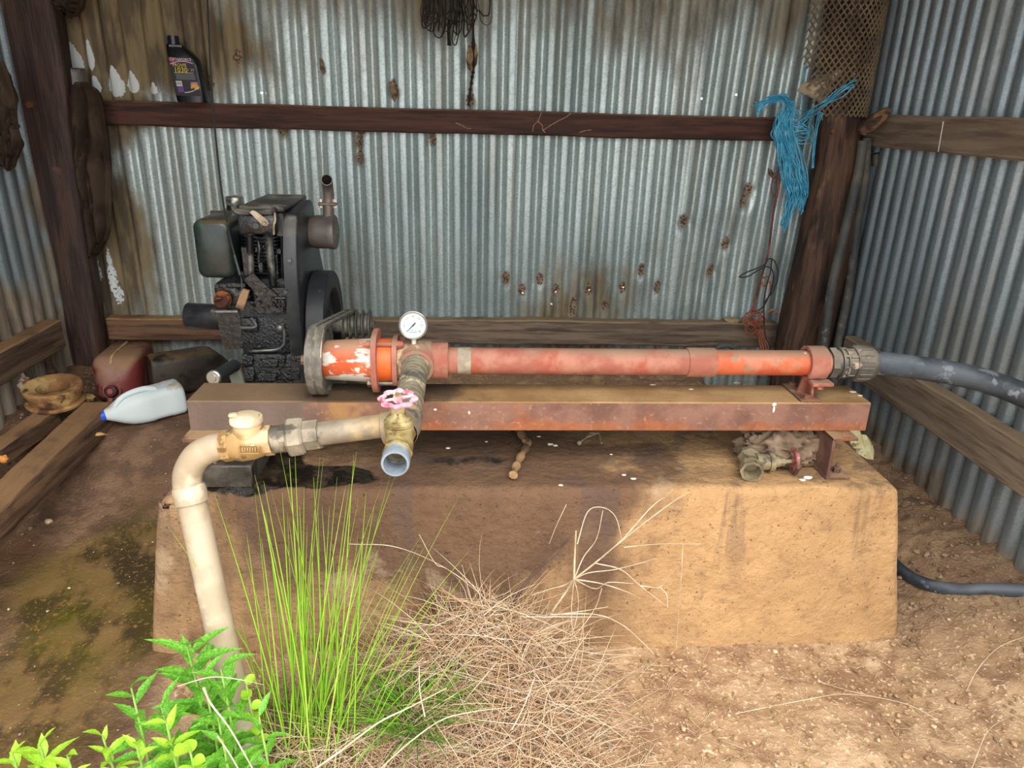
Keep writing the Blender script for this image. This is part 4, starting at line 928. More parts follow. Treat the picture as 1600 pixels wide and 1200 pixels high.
# oil bottle
ob0, ob1 = at(284, 157, 3.02), at(324, 157, 3.02); oz0 = 1.394; ozt = at(295, 57, 3.02).z; H_ = ozt-oz0
bx = Vector(((ob0.x+ob1.x)/2-.003, 3.015, oz0)); Wb = (ob1.x-ob0.x)/2+.008
bot = thing('oil_bottle', 'black plastic oil bottle with yellow lettering on its label standing on the upper back rail', 'bottle', bx)
m_ob = plain('black_gloss_plastic', '15161a', .28)
out = []
prof = [(0, -.92, .92), (.015, -1, 1), (.30, -1.0, 1.0), (.56, -1.0, 1.0), (.66, -1.0, .93), (.74, -1.0, .66), (.80, -1.0, .38), (.855, -.98, .10), (.88, -.93, .0), (.885, -.86, -.05)]
mb = MB(); V = []; k = 24; lean = -.020
for t_, l, r in prof:
    cx_, w_ = (l+r)/2*Wb, (r-l)/2*Wb; dep = .030 if t_ < .7 else .030*(1-.45*(t_-.7)/.2)
    for j in range(k):
        a = 2*pi*j/k; x = math.copysign(abs(cos(a))**.5, cos(a))*w_; y = math.copysign(abs(sin(a))**.6, sin(a))*dep
        V.append(bx+Vector((cx_+x+lean*t_, y, t_*H_)))
mb.add(V, [(i*k+j, i*k+(j+1) % k, (i+1)*k+(j+1) % k, (i+1)*k+j) for i in range(len(prof)-1) for j in range(k)]+[tuple(range(k-1, -1, -1)), tuple((len(prof)-1)*k+j for j in range(k))])
mb.build('body', m_ob, bot, 50)
mb = MB(); cc = bx+Vector((-.46*Wb*1.0+lean, 0, .87*H_)); mb.cyl(cc, cc+Vector((0, 0, .13*H_)), .0205, .0195, 28)
for q in range(20): a = 2*pi*q/20; mb.box(cc+Vector((cos(a)*.0205, sin(a)*.0205, .06*H_)), (.002, .002, .09*H_), 0, (0, 0, a))
mb.build('cap', m_ob, bot)
LY = bx.y-.0308; Lb = lambda u, v: Vector((bx.x+u*Wb+lean*v, LY, oz0+v*H_))       # label: u -1..1, v 0..1
def patch(name, pts, c, d=.0, r=.5, par=None):
    mb = MB(); mb.prism([Lb(u, v)+Vector((0, -d, 0)) for u, v in pts], (0, 0, 0), (0, -.0004, 0)); return mb.build(name, plain('print_'+name, c, r), par)
lab = patch('label', [(-.82, .10), (.80, .10), (.80, .50), (.72, .60), (.5, .68), (-.82, .68)], '1b1a22', 0, .4, bot)
arc = [(-.82+1.5*i/10, .585+.045*sin(pi*i/10*.9)) for i in range(11)]
patch('arc_band', arc+[(u, v-.018) for u, v in arc[::-1]], 'c38aa8', .0005, .5, lab)
patch('emblem', [(-.66+.17*cos(2*pi*i/16), .645+.034*sin(2*pi*i/16)) for i in range(16)], 'b0566e', .0006, .5, lab)
patch('yellow_line', [(-.66, .445), (.60, .445), (.60, .453), (-.66, .453)], 'd8b83a', .0006, .5, lab)
patch('text_block', [(-.62, .345), (.62, .345), (.66, .40), (.62, .435), (-.62, .435), (-.58, .39)], '55555a', .0006, .5, lab)
patch('bar_code', [(-.68, .245), (-.30, .245), (-.30, .325), (-.68, .325)], 'd6d5cf', .0006, .5, lab)
for i in range(8): patch('bar', [(-.64+i*.04, .262), (-.625+i*.04, .262), (-.625+i*.04, .312), (-.64+i*.04, .312)], '26262a', .0012, .5, lab)
patch('purple_block', [(-.64, .155), (-.28, .155), (-.26, .235), (-.64, .235)], '6a3f8e', .0006, .5, lab)
patch('car_body', [(.22, .215), (.74, .20), (.76, .255), (.60, .288), (.40, .285), (.24, .25)], 'd8a02c', .0006, .4, lab)
patch('car_sky', [(.24, .262), (.74, .27), (.72, .315), (.30, .31)], 'a878a0', .0005, .5, lab)
patch('car_wheel', [(.38+.07*cos(2*pi*i/12), .205+.022*sin(2*pi*i/12)) for i in range(12)], '2a2a2e', .0012, .5, lab)
sw = [(-.25+i*.105, .145+.002*i*i*.45) for i in range(11)]
patch('swoosh', sw+[(u, v+.012) for u, v in sw[::-1]], 'e0c3d0', .0008, .5, lab)
tx = dict(ux=(1, 0, 0), uy=(0, 0, 1), un=(0, -1, 0)); L3 = lambda u, v: Lb(u, v)+Vector((0, -.0012, 0))
m_wt = plain('white_print', 'dcdcdc', .5); m_yl = plain('yellow_print', 'e2c832', .5)
flat_text('brand_lettering', 'STARFORCE', .0125, L3(.02, .645), m=m_wt, parent=lab, **tx)
flat_text('name_lettering', 'PROVIS', .0155, L3(-.22, .560), m=m_yl, parent=lab, **tx)
flat_text('grade_lettering', '1030', .025, L3(-.20, .488), m=m_yl, parent=lab, **tx)
flat_text('size_lettering', '/ 30', .014, L3(.48, .492), m=plain('grey_print', '9a9aa2', .5), parent=lab, **tx)
flat_text('cap_lettering', 'FULLFORCE', .0085, Lb(-.28, .845)+Vector((0, .008, 0)), m=m_wt, parent=bot, **tx)

# timber boards on the left ground
m_board = timber('dusty_floor_board', '57402f', '72563e', '3c2c22', '8d6c4a', .8, .85, (14, 1, 14))
b0, b1 = atz(-60, 805, .335), atz(160, 643, .372)
rough_beam((-1.352, 1.55, .262), (-1.352, 2.50, .335), [(-.05, 0, -.06), (.045, 0, -.06), (.05, 0, -.03), (.048, 0, .03), (.045, 0, .035), (-.045, 0, .035), (-.05, 0, .03)], m_board, 'floor_board', 'long dusty timber board lying on the left ground, reaching the red can', 'board', seed=8, wob=.005)
rough_beam((-1.545, 1.9, .33), (-1.50, 2.46, .35), [(-.03, 0, -.05), (.03, 0, -.05), (.03, 0, .008), (-.03, 0, .012)], m_board, 'floor_board', 'short half buried timber board by the left wall, in front of the rusty ring', 'board', seed=9, wob=.005)

# rusty ring
m_ring = mat('rust_yellow_ring', '7d5836', '9b754a', 14, .85, .1, .4, 70, layers=[('b99a66', 9, .5, .68), ('54382a', 12, .58, .72)])
rc = Vector((-1.495, 2.50, .375)); rt = thing('rusty_ring', 'rusty yellowish brown flanged iron ring lying on the ground by the left wall', 'ring', rc)
ra = Vector((.05, -.10, 1)).normalized()
mb = MB(); mb.lathe(rc, ra, [(.012, .056), (.012, .083), (.022, .086), (.036, .088), (.048, .096), (.060, .096), (.066, .092), (.066, .078), (.058, .064), (.055, .055), (.02, .052)], 40, True); mb.build('ring_body', m_ring, rt, 35)
mb = MB(); mb.lathe(rc, ra, [(-.004, .06), (-.004, .094), (.004, .096), (.010, .092), (.011, .06)], 40, True); mb.build('lower_flange', m_ring, rt, 35)

def rbox(mb, secs, r=.03, k=5, cap=True):
    """loft of rounded rectangles: secs = [(centre, half-width vector, half-height vector, r)]"""
    V = []; n = 0
    for c, hw, hh, rr in secs:
        c, hw, hh = Vector(c), Vector(hw), Vector(hh); lw, lh = hw.length, hh.length; rr = min(rr, lw*.98, lh*.98); q = rrect(-lw, lw, -lh, lh, rr, k); n = len(q)
        V += [c+hw/lw*x+hh/lh*z for x, z in q]
    F = [(i*n+j, i*n+(j+1) % n, (i+1)*n+(j+1) % n, (i+1)*n+j) for i in range(len(secs)-1) for j in range(n)]
    if cap: F += [tuple(range(n-1, -1, -1)), tuple((len(secs)-1)*n+j for j in range(n))]
    return mb.add(V, F)
# red fuel can lying on its back, cap toward the viewer
m_redcan = mat('faded_red_plastic', '5c2424', '6f2f2b', 6, .5, 0, .1, 60, layers=[('8a6b50', 6, .22, .5, dict(up=True, u0=.25, u1=.75)), ('8d6d5c', 7, .58, .72, dict(k=.6))])
A_, B_ = at(178, 618, 2.62), at(188, 575, 2.86); A_ = Vector((-1.335, 2.615, .405)); B_ = Vector((-1.375, 2.86, .395))
dv = (B_-A_).normalized(); wv_ = Vector((dv.y, -dv.x, 0)).normalized(); hv = wv_.cross(dv); hv = hv if hv.z > 0 else -hv
jc = thing('fuel_can', 'faded dark red plastic fuel can lying against the left post, cap facing the viewer', 'can', (A_.x, A_.y, .30))
mb = MB(); secs = []
for t_, w_, h_, dz, r_ in [(-.012, .030, .030, -.02, .02), (.0, .055, .055, -.012, .03), (.03, .078, .082, .0, .032), (.06, .083, .088, .003, .034), (.25, .083, .088, 0, .034), (.262, .078, .082, 0, .03), (.268, .06, .065, 0, .03)]:
    secs.append((A_+dv*t_+hv*dz, wv_*w_, hv*h_, r_))
rbox(mb, secs); mb.build('body', m_redcan, jc, 50)
mb = MB(); rb = [A_+dv*t_+hv*(h_+dz+.002)-wv_*.01 for t_, h_, dz in [(.015, .068, -.004), (.04, .084, .001), (.10, .088, .002), (.25, .088, 0)]]; mb.tube(rb, .005, 8, True, .6); mb.build('seam', mat('dusty_seam', 'a5835c', 'b89a72', 20), jc)
capc = at(174, 611, 2.592); ca = Vector((.10, -1, .28)).normalized()
mb = MB(); mb.lathe(capc-ca*.03, ca, [(0, 0), (0, .022), (.03, .022), (.040, .020), (.043, .015), (.040, .012), (.041, 0)], 28); cp = mb.build('cap', mat('dark_red_cap', '3d2726', '4e3432', 20, .5, 0, .1), jc)
mb = MB(); mb.cyl(capc+ca*.010, capc+ca*.0145, .011, .010, 20); mb.build('cap_disc', plain('red_disc', '8c3f38', .6), cp)
mb = MB(); mb.lathe(capc-ca*.012, ca, [(-.004, .027), (-.004, .034), (.006, .035), (.010, .032), (.010, .027)], 32, True)
mb.tube(spline([at(173, 622, 2.575), at(171, 632, 2.566), at(170, 645, 2.57)], 6), .0125, 12, True, .7); mb.build('cap_retainer', m_redcan, jc)

# dark brown can
m_dk = mat('grimy_dark_plastic', '2e2620', '3d332b', 6, .55, 0, .15, 60, layers=[('6d5636', 5, .35, .6, dict(up=True, u0=.4, u1=.9, k=.8)), ('1d1916', 8, .55, .7)])
A_ = Vector((-1.225, 2.74, .392)); B_ = Vector((-1.0, 2.88, .375)); dv = (B_-A_).normalized(); wv_ = Vector((dv.y, -dv.x, 0)); hv = Vector((-.12, 0, 1)).normalized(); hv = (hv-dv*hv.dot(dv)).normalized()
dc = thing('oil_container', 'dark brown grimy plastic container lying against the back tin wall beside the red can', 'container', (A_.x, A_.y, .30))
mb = MB(); secs = []
for t_, w_, h_, dz, r_ in [(-.035, .04, .055, 0, .02), (-.03, .055, .070, 0, .022), (-.02, .060, .074, 0, .024), (.17, .060, .080, .006, .024), (.20, .056, .078, .004, .024), (.25, .045, .055, -.014, .02), (.285, .030, .032, -.03, .018), (.292, .02, .02, -.032, .01)]:
    secs.append((A_+dv*t_+hv*dz, wv_*w_, hv*h_, r_))
rbox(mb, secs); mb.build('body', m_dk, dc, 45)
mb = MB(); e = A_+dv*.288-hv*.03; mb.cyl(e, e+dv*.022, .016, n=18); mb.build('cap', m_dk, dc)

# milk bottle
nb = NB('cloudy_milk_plastic')
nb.p.inputs['Base Color'].default_value = S('dfe8ea'); nb.p.inputs['Roughness'].default_value = .3
nb.p.inputs['Transmission Weight'].default_value = .3; nb.p.inputs['IOR'].default_value = 1.15
dn = nb.step(nb.noise(9, 5), .55, .75); nb.l(nb.mix(nb.math('MULTIPLY', dn, nb.step(nb.up(), .2, .8)), S('e6f1f4'), S('c4b49a')), nb.p.inputs['Base Color'])
m_milk = nb.m
A_ = Vector((-1.318, 2.425, .345)); B_ = Vector((-1.088, 2.60, .362)); dv = (B_-A_).normalized(); wv_ = Vector((dv.y, -dv.x, 0)).normalized(); hv = wv_.cross(dv); hv = hv if hv.z > 0 else -hv
L_ = (B_-A_).length
mk = thing('milk_bottle', 'empty translucent plastic milk bottle with a bright blue cap lying on the brown ground', 'bottle', (A_.x+.1, A_.y+.08, .29))
mb = MB(); secs = []
for t_, w_, r_ in [(0.03, .017, .0165), (.06, .017, .0165), (.09, .020, .019), (.16, .030, .028), (.26, .045, .038), (.36, .0545, .04), (.46, .058, .036), (.60, .058, .028), (.62, .0565, .028), (.80, .0565, .028), (.82, .058, .028), (.95, .058, .026), (.985, .054, .026), (1.0, .044, .024)]:
    secs.append((A_+dv*(t_*L_)+hv*((t_-.5)*-.0), wv_*w_, hv*w_, r_))
rbox(mb, secs, k=6); mb.build('body', m_milk, mk, 55)
mb = MB(); hb = [A_+dv*(t_*L_)+hv*h_+wv_*.02 for t_, h_ in [(.20, .030), (.28, .053), (.40, .065), (.55, .068), (.66, .060), (.70, .050)]]; mb.tube(spline(hb, 5), .010, 10); mb.build('handle', m_milk, mk)
mb = MB(); mb.lathe(A_+dv*(.075*L_), -dv, [(0, .015), (0, .0205), (.018, .0205), (.021, .018), (.021, 0)], 28); mb.build('cap', plain('bright_blue_plastic', '2f55c8', .4), mk)

# small litter on the left
def lump(name, c, r, m, label, cat, seed=0, n=22):
    mb = MB(); c = Vector(c); r = Vector(r); V = []
    M_ = n//2
    for i in range(M_+1):
        for j in range(n):
            th, a = pi*i/M_, 2*pi*j/n; q = Vector((sin(th)*cos(a), sin(th)*sin(a), cos(th)))
            k = 1+.35*mnoise.noise(q*1.6+Vector((seed*5, 0, 0)))+.28*mnoise.noise(q*4+Vector((seed, 2, 0)))+.14*mnoise.noise(q*9)
            V.append(c+Vector((q.x*r.x, q.y*r.y, q.z*r.z))*k)
    mb.add(V, [(i*n+j, (i+1)*n+j, (i+1)*n+(j+1) % n, i*n+(j+1) % n) for i in range(M_) for j in range(n)])
    return mb.single(name, m, label, cat, ang=60)
m_white = mat('flaking_white_foam', 'b9ac9a', 'd6ccbc', 40, .9, 0, .5, 60, layers=[('8c5f3e', 25, .52, .62)])
p = at(36, 605, 2.58); lump('foam_clump', p, (.03, .025, .05), m_white, 'ragged whitish flaky clump leaning on the left tin wall above the ring', 'clump', 3)
m_orange_bit = mat('orange_peel', 'c9823c', 'd99a58', 30, .7)
p = atz(5, 717, .36); lump('orange_scrap', p, (.014, .012, .012), m_orange_bit, 'small bright orange scrap on the ground at the left edge', 'scrap', 4, 12)
p = atz(138, 621, .335); lump('dry_husk', p, (.022, .02, .014), mat('straw_husk', 'a58a55', 'c2a870', 40), 'small straw coloured husk between ring and red can', 'husk', 6, 14)
p = atz(152, 680, .30); lump('wood_chip', (p.x, p.y, p.z+.004), (.03, .010, .006), mat('pale_wood_chip', 'b0854e', 'c79e66', 40), 'pale wood chip lying by the blue bottle cap', 'chip', 8, 14)
p = atz(70, 790, .17); lump('pale_pebble', (p.x, p.y, gz(p.x, p.y)+.008), (.012, .011, .010), mat('cream_stone', 'b9a184', 'cdb99c', 40), 'pale cream pebble on the mud at left above the wet patch', 'pebble', 9, 12)
p = at(70, 568, 2.76)
lump('root_clump', (p.x, p.y, p.z-.06), (.03, .03, .11), m_darkY, 'dark splintered wood stub where the left rail meets the post', 'stub', 12)
# ================================================================== THINGS ON THE PLINTH, THE BACK WALL AND THE RIGHT
# loose old valve
m_oldb = mat('dull_dusty_brass', '776c56', '918569', 18, .65, .3, .3, 70, layers=[('9d9276', 9, .55, .9), ('5d5444', 14, .6, .72)])
ov = thing('old_valve', 'loose dull brass valve with a rusty red handwheel lying on the plinth under the beam', 'valve', (.78, 1.70, .50))
oc = Vector(at(1172, 722, 1.70)); oc.z = .532
oa = Vector((-.25, -1, -.05)).normalized(); sa = Vector((1, -.05, .05)).normalized()
mb = MB(); mb.lathe(oc-oa*.04, oa, [(0, .018), (0, .029), (.018, .030), (.028, .024), (.062, .024), (.070, .031), (.094, .031), (.094, .024), (.090, .022), (.05, .021), (.05, 0)], 8, False)
body = mb.build('body', m_oldb, ov, 30)
mb = MB(); mb.torus(oc+oa*.047, oa, .0215, .0012, 28, 6).torus(oc+oa*.035, oa, .0215, .0012, 28, 6); mb.build('thread', m_oldb, body)
mb = MB(); mb.cyl(oc+sa*.015, oc+sa*.05, .025, .021, 20).cyl(oc+sa*.05, oc+sa*.062, .026, .026, 16).cyl(oc+sa*.060, oc+sa*.078, .017, .015, 14).cyl(oc+sa*.078, oc+sa*.092, .012, n=6).cyl(oc+sa*.09, oc+sa*.125, .006, n=10); mb.build('bonnet', m_oldb, ov)
m_rw = mat('rusty_red_wheel', '7a4038', '96605a', 25, .75, .1, .3, 80, layers=[('4f3a32', 16, .52, .66), ('b0998a', 26, .64, .74)])
w0 = oc+sa*.118; _, wu, wv = frame(sa); mb = MB()
rim = [w0+wu*(cos(2*pi*k/48)*(.031+.002*cos(12*pi*k/48)))+wv*(sin(2*pi*k/48)*(.031+.002*cos(12*pi*k/48))) for k in range(48)]
V = []
for p in rim:
    d = (p-w0).normalized(); V += [p+d*(cos(2*pi*j/8)*.0045)+sa*(sin(2*pi*j/8)*.0055) for j in range(8)]
mb.add(V, [(k*8+j, ((k+1) % 48)*8+j, ((k+1) % 48)*8+(j+1) % 8, k*8+(j+1) % 8) for k in range(48) for j in range(8)])
for k in range(5): a = 2*pi*k/5; mb.tube([w0, w0+wu*cos(a)*.03+wv*sin(a)*.03], .0042, 8)
mb.cyl(w0-sa*.008, w0+sa*.008, .010, n=12); mb.build('handwheel', m_rw, ov, 50, 'rusty red handwheel')

# crumpled rag
def crumple(name, c, r, m, label, cat, seed=0, nu=90, nv=46, amp=1.0, floor=None):
    c = Vector(c); V = []
    for i in range(nv+1):
        th = pi*i/nv
        for j in range(nu):
            a = 2*pi*j/nu; q = Vector((sin(th)*cos(a), sin(th)*sin(a), cos(th)))
            w_ = q*1.8+mnoise.noise_vector(q*1.7+Vector((seed*3, 0, 0)))*.7
            f1 = 1-abs(mnoise.noise(w_*1.6+Vector((seed, 4, 1))))*2.2; f2 = 1-abs(mnoise.noise(w_*3.6+Vector((seed, 9, 3))))*2
            k = .78+amp*(.24*f1+.11*f2)+.25*mnoise.noise(q*1.1+Vector((seed*2, 8, 8)))
            p = c+Vector((q.x*r[0], q.y*r[1], q.z*r[2]))*k
            if floor is not None: p.z = max(p.z, floor)
            V.append(p)
    mb = MB(); mb.add(V, [(i*nu+j, (i+1)*nu+j, (i+1)*nu+(j+1) % nu, i*nu+(j+1) % nu) for i in range(nv) for j in range(nu)])
    return mb.single(name, m, label, cat, ang=70)
m_rag = mat('dusty_brown_rag', '6d5c4b', '857260', 9, .95, 0, .3, 110, layers=[('4b3f36', 6, .52, .68), ('a08a6c', 5, .56, .72)], spec=.1)
crumple('crumpled_rag', (.868, 1.775, .545), (.122, .07, .072), m_rag, 'crumpled dusty brown rag stuffed under the beam behind the loose valve', 'rag', 4, floor=.503)

# stick
m_stick = mat('pale_bark_stick', '8d6e4e', 'a98a64', 26, .9, 0, .5, 60, (1, 1, .4), [('5f4a36', 20, .56, .68)])
mb = MB(); sp = [(.138, 1.93, .520), (.150, 1.86, .519), (.158, 1.80, .517), (.146, 1.74, .516), (.128, 1.69, .516), (.112, 1.645, .516)]
sp = [Vector(p) for p in [atz(813, 677, .517), atz(824, 690, .517), atz(822, 700, .517), atz(814, 713, .517), atz(807, 728, .517), atz(802, 742, .517)]]; sp = [sp[0]+Vector((-.02, .1, .0))]+sp
mb.tube(spline(sp, 5), [.010+.0025*sin(i*1.3) for i in range(len(spline(sp, 5)))], 10); mb.tube([sp[2]+Vector((0, 0, .005)), sp[2]+Vector((-.012, -.012, .008))], .006, 8)
mb.single('crooked_stick', m_stick, 'crooked pale brown stick lying on the plinth under the middle of the beam', 'stick')
m_twig = mat('grey_twig', '8f8069', 'ac9b80', 30, .9)
mb = MB(); q = [atz(x, y, .51) for x, y in [(905, 692), (915, 684), (922, 679), (936, 676), (940, 692)]]
mb.tube([q[0], q[1], q[2]], .003, 6).tube([q[1], q[3]], .0026, 6).tube([q[3], q[4]], .003, 6).ball(q[0], .007, 8, 6).tube([q[2]+Vector((.0, .01, 0)), q[1]+Vector((.03, .02, .006))], .002, 6)
mb.single('dry_twig', m_twig, 'small forked grey twig on the plinth right of the crooked stick', 'twig')
m_chip = mat('bird_dropping', 'd8d2c4', 'e6e0d4', 40, .9)
mb = MB()
for x, y, s_ in [(860, 694, .006), (868, 696, .005), (876, 758, .004), (975, 742, .004), (990, 748, .005), (760, 690, .003), (842, 682, .004), (700, 700, .005), (955, 710, .003), (1262, 746, .008), (1254, 750, .006)]:
    p = atz(x, y, .503); mb.ball((p.x, p.y, .503), (s_*1.6, s_, s_*.5), 8, 5, .4, int(x))
o = mb.single('chips', m_chip, 'scattered tiny pale chips on top of the plinth', 'chips'); tag(o, kind='stuff')
# yellow foam
m_yel = mat('pale_yellow_foam', 'd0c690', 'e4dbb0', 40, .9, 0, .6, 50, layers=[('8f8458', 18, .60, .72)])
yc = at(1349, 700, 2.12)
def foam(pts, y0, y1, name, lab):
    mb = MB(); P = [Vector(at(x, y, y0)) for x, y in pts]; n = len(P); d = Vector((.01, y1-y0, .035)); ce = sum(P, Vector())/n
    R0 = [p+(ce-p)*.12+mnoise.noise_vector(p*60)*.002 for p in P]; R1 = [p+d*.3 for p in P]; R2 = [p+d*.7 for p in P]; R3 = [p+(ce-p)*.15+d for p in P]
    mb.add(R0+R1+R2+R3, [(k*n+i, k*n+(i+1) % n, (k+1)*n+(i+1) % n, (k+1)*n+i) for k in range(3) for i in range(n)]+[tuple(range(n-1, -1, -1)), tuple(3*n+i for i in range(n))])
    return mb.single(name, m_yel, lab, 'foam', ang=30)
foam([(1325, 684), (1330, 681), (1338, 687), (1338, 692), (1349, 695), (1352, 702), (1347, 706), (1362, 707), (1368, 714), (1367, 721), (1356, 719), (1345, 713), (1338, 710), (1346, 701), (1333, 700), (1326, 692)], 2.10, 2.16, 'foam_scrap', 'torn pale yellow foam scrap behind the right end of the plinth by the tin wall')

# stone lumps on the lower rail
m_stone = mat('buff_stone', '8f7c60', 'a99576', 20, .9, 0, .4, 40)
p = at(1143, 498, 3.05); lump('rail_stone', (p.x, 3.055, .545), (.036, .022, .014), m_stone, 'buff stone lying on the lower back rail left of the red cables', 'stone', 5)
p = at(1167, 497, 3.05); lump('rail_stone', (p.x, 3.055, .546), (.020, .02, .016), m_stone, 'smaller buff stone on the lower back rail touching the red cables', 'stone', 7)

# dead leaves and bundle on the back wall
m_leafd = mat('dead_leaf', '7a664c', '927c5e', 12, .9, 0, .2, 60, layers=[('4b3a2b', 10, .55, .7)])
def dead_leaf(pts, Y, lab, w=1.0):
    P = [Vector(at(x, y, Y)) for x, y in pts]; ce = sum(P, Vector())/len(P); n = len(P); mb = MB()
    V = P+[ce+Vector((0, -.006, 0))]+[p+Vector((0, .003, 0)) for p in P]+[ce+Vector((0, -.003, 0))]
    F = [(i, (i+1) % n, n) for i in range(n)]+[(n+1+(i+1) % n, n+1+i, 2*n+1) for i in range(n)]+[(i, n+1+i, n+1+(i+1) % n, (i+1) % n) for i in range(n)]
    mb.add(V, F); return mb.single('dead_leaf', m_leafd, lab, 'leaf', ang=60)
dead_leaf([(731, 70), (737, 72), (744, 68), (747, 85), (745, 100), (738, 113), (731, 108), (728, 95)], 3.06, 'brown dead leaf caught on the back wall below the hanging dark wires')
dead_leaf([(610, 135), (616, 133), (622, 140), (622, 150), (616, 160), (612, 152)], 3.06, 'small brown dead leaf on the back wall above the middle of the rail')
dead_leaf([(1200, 262), (1206, 265), (1213, 278), (1208, 280), (1201, 273)], 3.02, 'curled tan dead leaf beside the red cable under the blue twine')
dead_leaf([(499, 90), (504, 95), (508, 112), (505, 118), (500, 108)], 3.07, 'small dull leaf on the tin above the exhaust pipe')
m_dwire = mat('blackened_wire', '1d1815', '332a24', 12, .8, 0, .2)
bt = thing('wire_bundle', 'bundle of dark tangled wires hanging from above in front of the back wall', 'bundle', at(705, 30, 3.02))
rr = random.Random(5)
for i in range(46):
    x0 = rr.uniform(662, 742); mb = MB(); yb_ = rr.uniform(8, 62)*(1-abs(x0-700)/90); yb_ += 8
    Yw = rr.uniform(2.96, 3.05); x1 = x0+rr.uniform(-14, 14)
    pts = [at(x0+rr.uniform(-8, 8), -150, Yw), at(x0, -30, Yw), at((x0+x1)/2+rr.uniform(-8, 8), yb_*.5, Yw), at(x1, yb_, Yw)]
    if i % 3 == 0: pts += [at(x1+rr.uniform(4, 12), yb_+6, Yw), at(x1+rr.uniform(10, 20), yb_*.4, Yw), at(x1+8, -120, Yw)]
    mb.tube(spline(pts, 6), rr.uniform(.0012, .0034), 6); mb.build('wire_strand', m_dwire, bt)
mb = MB(); mb.tube(spline([at(672, -30, 2.98), at(663, 8, 2.97), at(663, 28, 2.97), at(668, 36, 2.97), at(676, 36, 2.97)], 6), .0016, 6); mb.build('wire_strand', m_dwire, bt)
mb = MB(); mb.tube(spline([at(666, -30, 2.98), at(668, 15, 2.97), at(676, 25, 2.97), at(672, 48, 2.97)], 6), .0028, 6); mb.build('wire_strand', m_dwire, bt)
mb = MB(); mb.tube(spline([at(702, 30, 3.0), at(701, 50, 3.0), at(702, 71, 3.0)], 4), [.013]*8+[.016], 8, True, .5); mb.build('frayed_end', m_dwire, bt)
mb = MB(); mb.tube(spline([at(739, 30, 3.05), at(740, 100, 3.06), at(738, 120, 3.06), at(735, 140, 3.06), at(732, 165, 3.06)], 6), [.004+.004*(i % 3 == 0) for i in range(25)], 7)
mb.single('cobweb_strand', m_dwire, 'dark dusty cobweb strand with scraps running down the back wall to the rail', 'cobweb')

# ------------------------------------------------------------------ right corner
# expanded metal guard round the post
m_mesh = mat('rusty_expanded_metal', '5e5143', '786952', 14, .75, .2, .2, 60, layers=[('85755e', 9, .55, .85)])
gd = thing('mesh_guard', 'brown expanded metal mesh guard wrapped round the top of the right corner post', 'guard', (1.39, 2.95, 1.42))
def gpt(u, v):           # u along the curved sheet 0..1, v height
    L1_, L2_ = .20, .13
    s_ = u*(L1_+L2_+.05)
    if s_ < L1_: x, y = 1.222+s_*.98, 2.885-s_*.20
    else:
        a = (s_-L1_)/.12; x, y = 1.418+.12*sin(a*.9), 2.845+.12*(1-cos(a*.9))*.9
    return Vector((x, y, v))
cw, chh = .0225, .0148; nu = int(.38/cw); mbm = MB(); rows = int((1.98-1.36)/chh)
def low(u):  return 1.575-.20*float(ss(.05, .28, u))+.015*u if u < .3 else 1.385+.02*u
for r in range(rows):
    for c_ in range(nu):
        u0, u1 = c_*cw/.38, (c_+1)*cw/.38; um = (u0+u1)/2; v = 1.36+r*chh; off = .5 if r % 2 else 0
        a_, b_, m_ = gpt(u0+off*cw/.38, v), gpt(min(1, u1+off*cw/.38), v), gpt(um+off*cw/.38, v+chh)
        if v < low(um): continue
        for p, q in ((a_, m_), (m_, b_)):
            d = (q-p).normalized(); nrm = Vector((d.y, -d.x, 0)); nrm = Vector((0, -1, 0)) if nrm.length < 1e-4 else Vector((0, -1, .25)).normalized(); sd = d.cross(nrm).normalized()*.0027; nrm = nrm*.0012
            mbm.add([p-sd-nrm, p+sd-nrm, p+sd+nrm, p-sd+nrm, q-sd-nrm, q+sd-nrm, q+sd+nrm, q-sd+nrm], [(0, 1, 5, 4), (1, 2, 6, 5), (2, 3, 7, 6), (3, 0, 4, 7)])
o = mbm.build('mesh_strands', m_mesh, gd, 30); tag(o, kind='stuff')
mb = MB(); mb.tube([gpt(1.0, 1.40), gpt(1.0, 1.98)], .006, 6); mb.build('edge_strip', m_mesh, gd)
# paper scrap behind the mesh
m_paper = mat('grubby_paper', '9c8d76', 'b9aa92', 14, .9, 0, .35, 40, layers=[('d8cbb4', 8, .55, .7), ('6f5c46', 10, .58, .72)])
pp = [(1245, 142), (1258, 150), (1282, 160), (1300, 152), (1322, 135), (1342, 112), (1332, 88), (1318, 92), (1300, 110), (1275, 122), (1256, 130)]
PV = [Vector(at(x, y, 2.90+.0003*(1300-x)-.02*(x < 1270))) for x, y in pp]; ce = sum(PV, Vector())/len(PV); n = len(PV); mb = MB(); ring = []
for k in range(5):
    ring += [p.lerp(ce, k/5)+Vector((0, -.014*sin(k*1.9+i*1.3)-.012*k/5, .004*sin(i*2.1+k))) for i, p in enumerate(PV)]
mb.add(ring+[ce+Vector((0, -.02, 0))], [(k*n+i, k*n+(i+1) % n, (k+1)*n+(i+1) % n, (k+1)*n+i) for k in range(4) for i in range(n)]+[(4*n+i, 4*n+(i+1) % n, 5*n) for i in range(n)])
k0 = len(mb.v); VV = [Vector(v)+Vector((0, .004, 0)) for v in mb.v]; FF = [tuple(f[::-1]) for f in mb.f]; mb.add(VV, FF); mb.add(PV+[p+Vector((0, .004, 0)) for p in PV], [(i, (i+1) % n, n+(i+1) % n, n+i) for i in range(n)])
mb.single('paper_scrap', m_paper, 'crumpled dirty white paper poking out of the torn mesh above the blue twine', 'paper', ang=30)

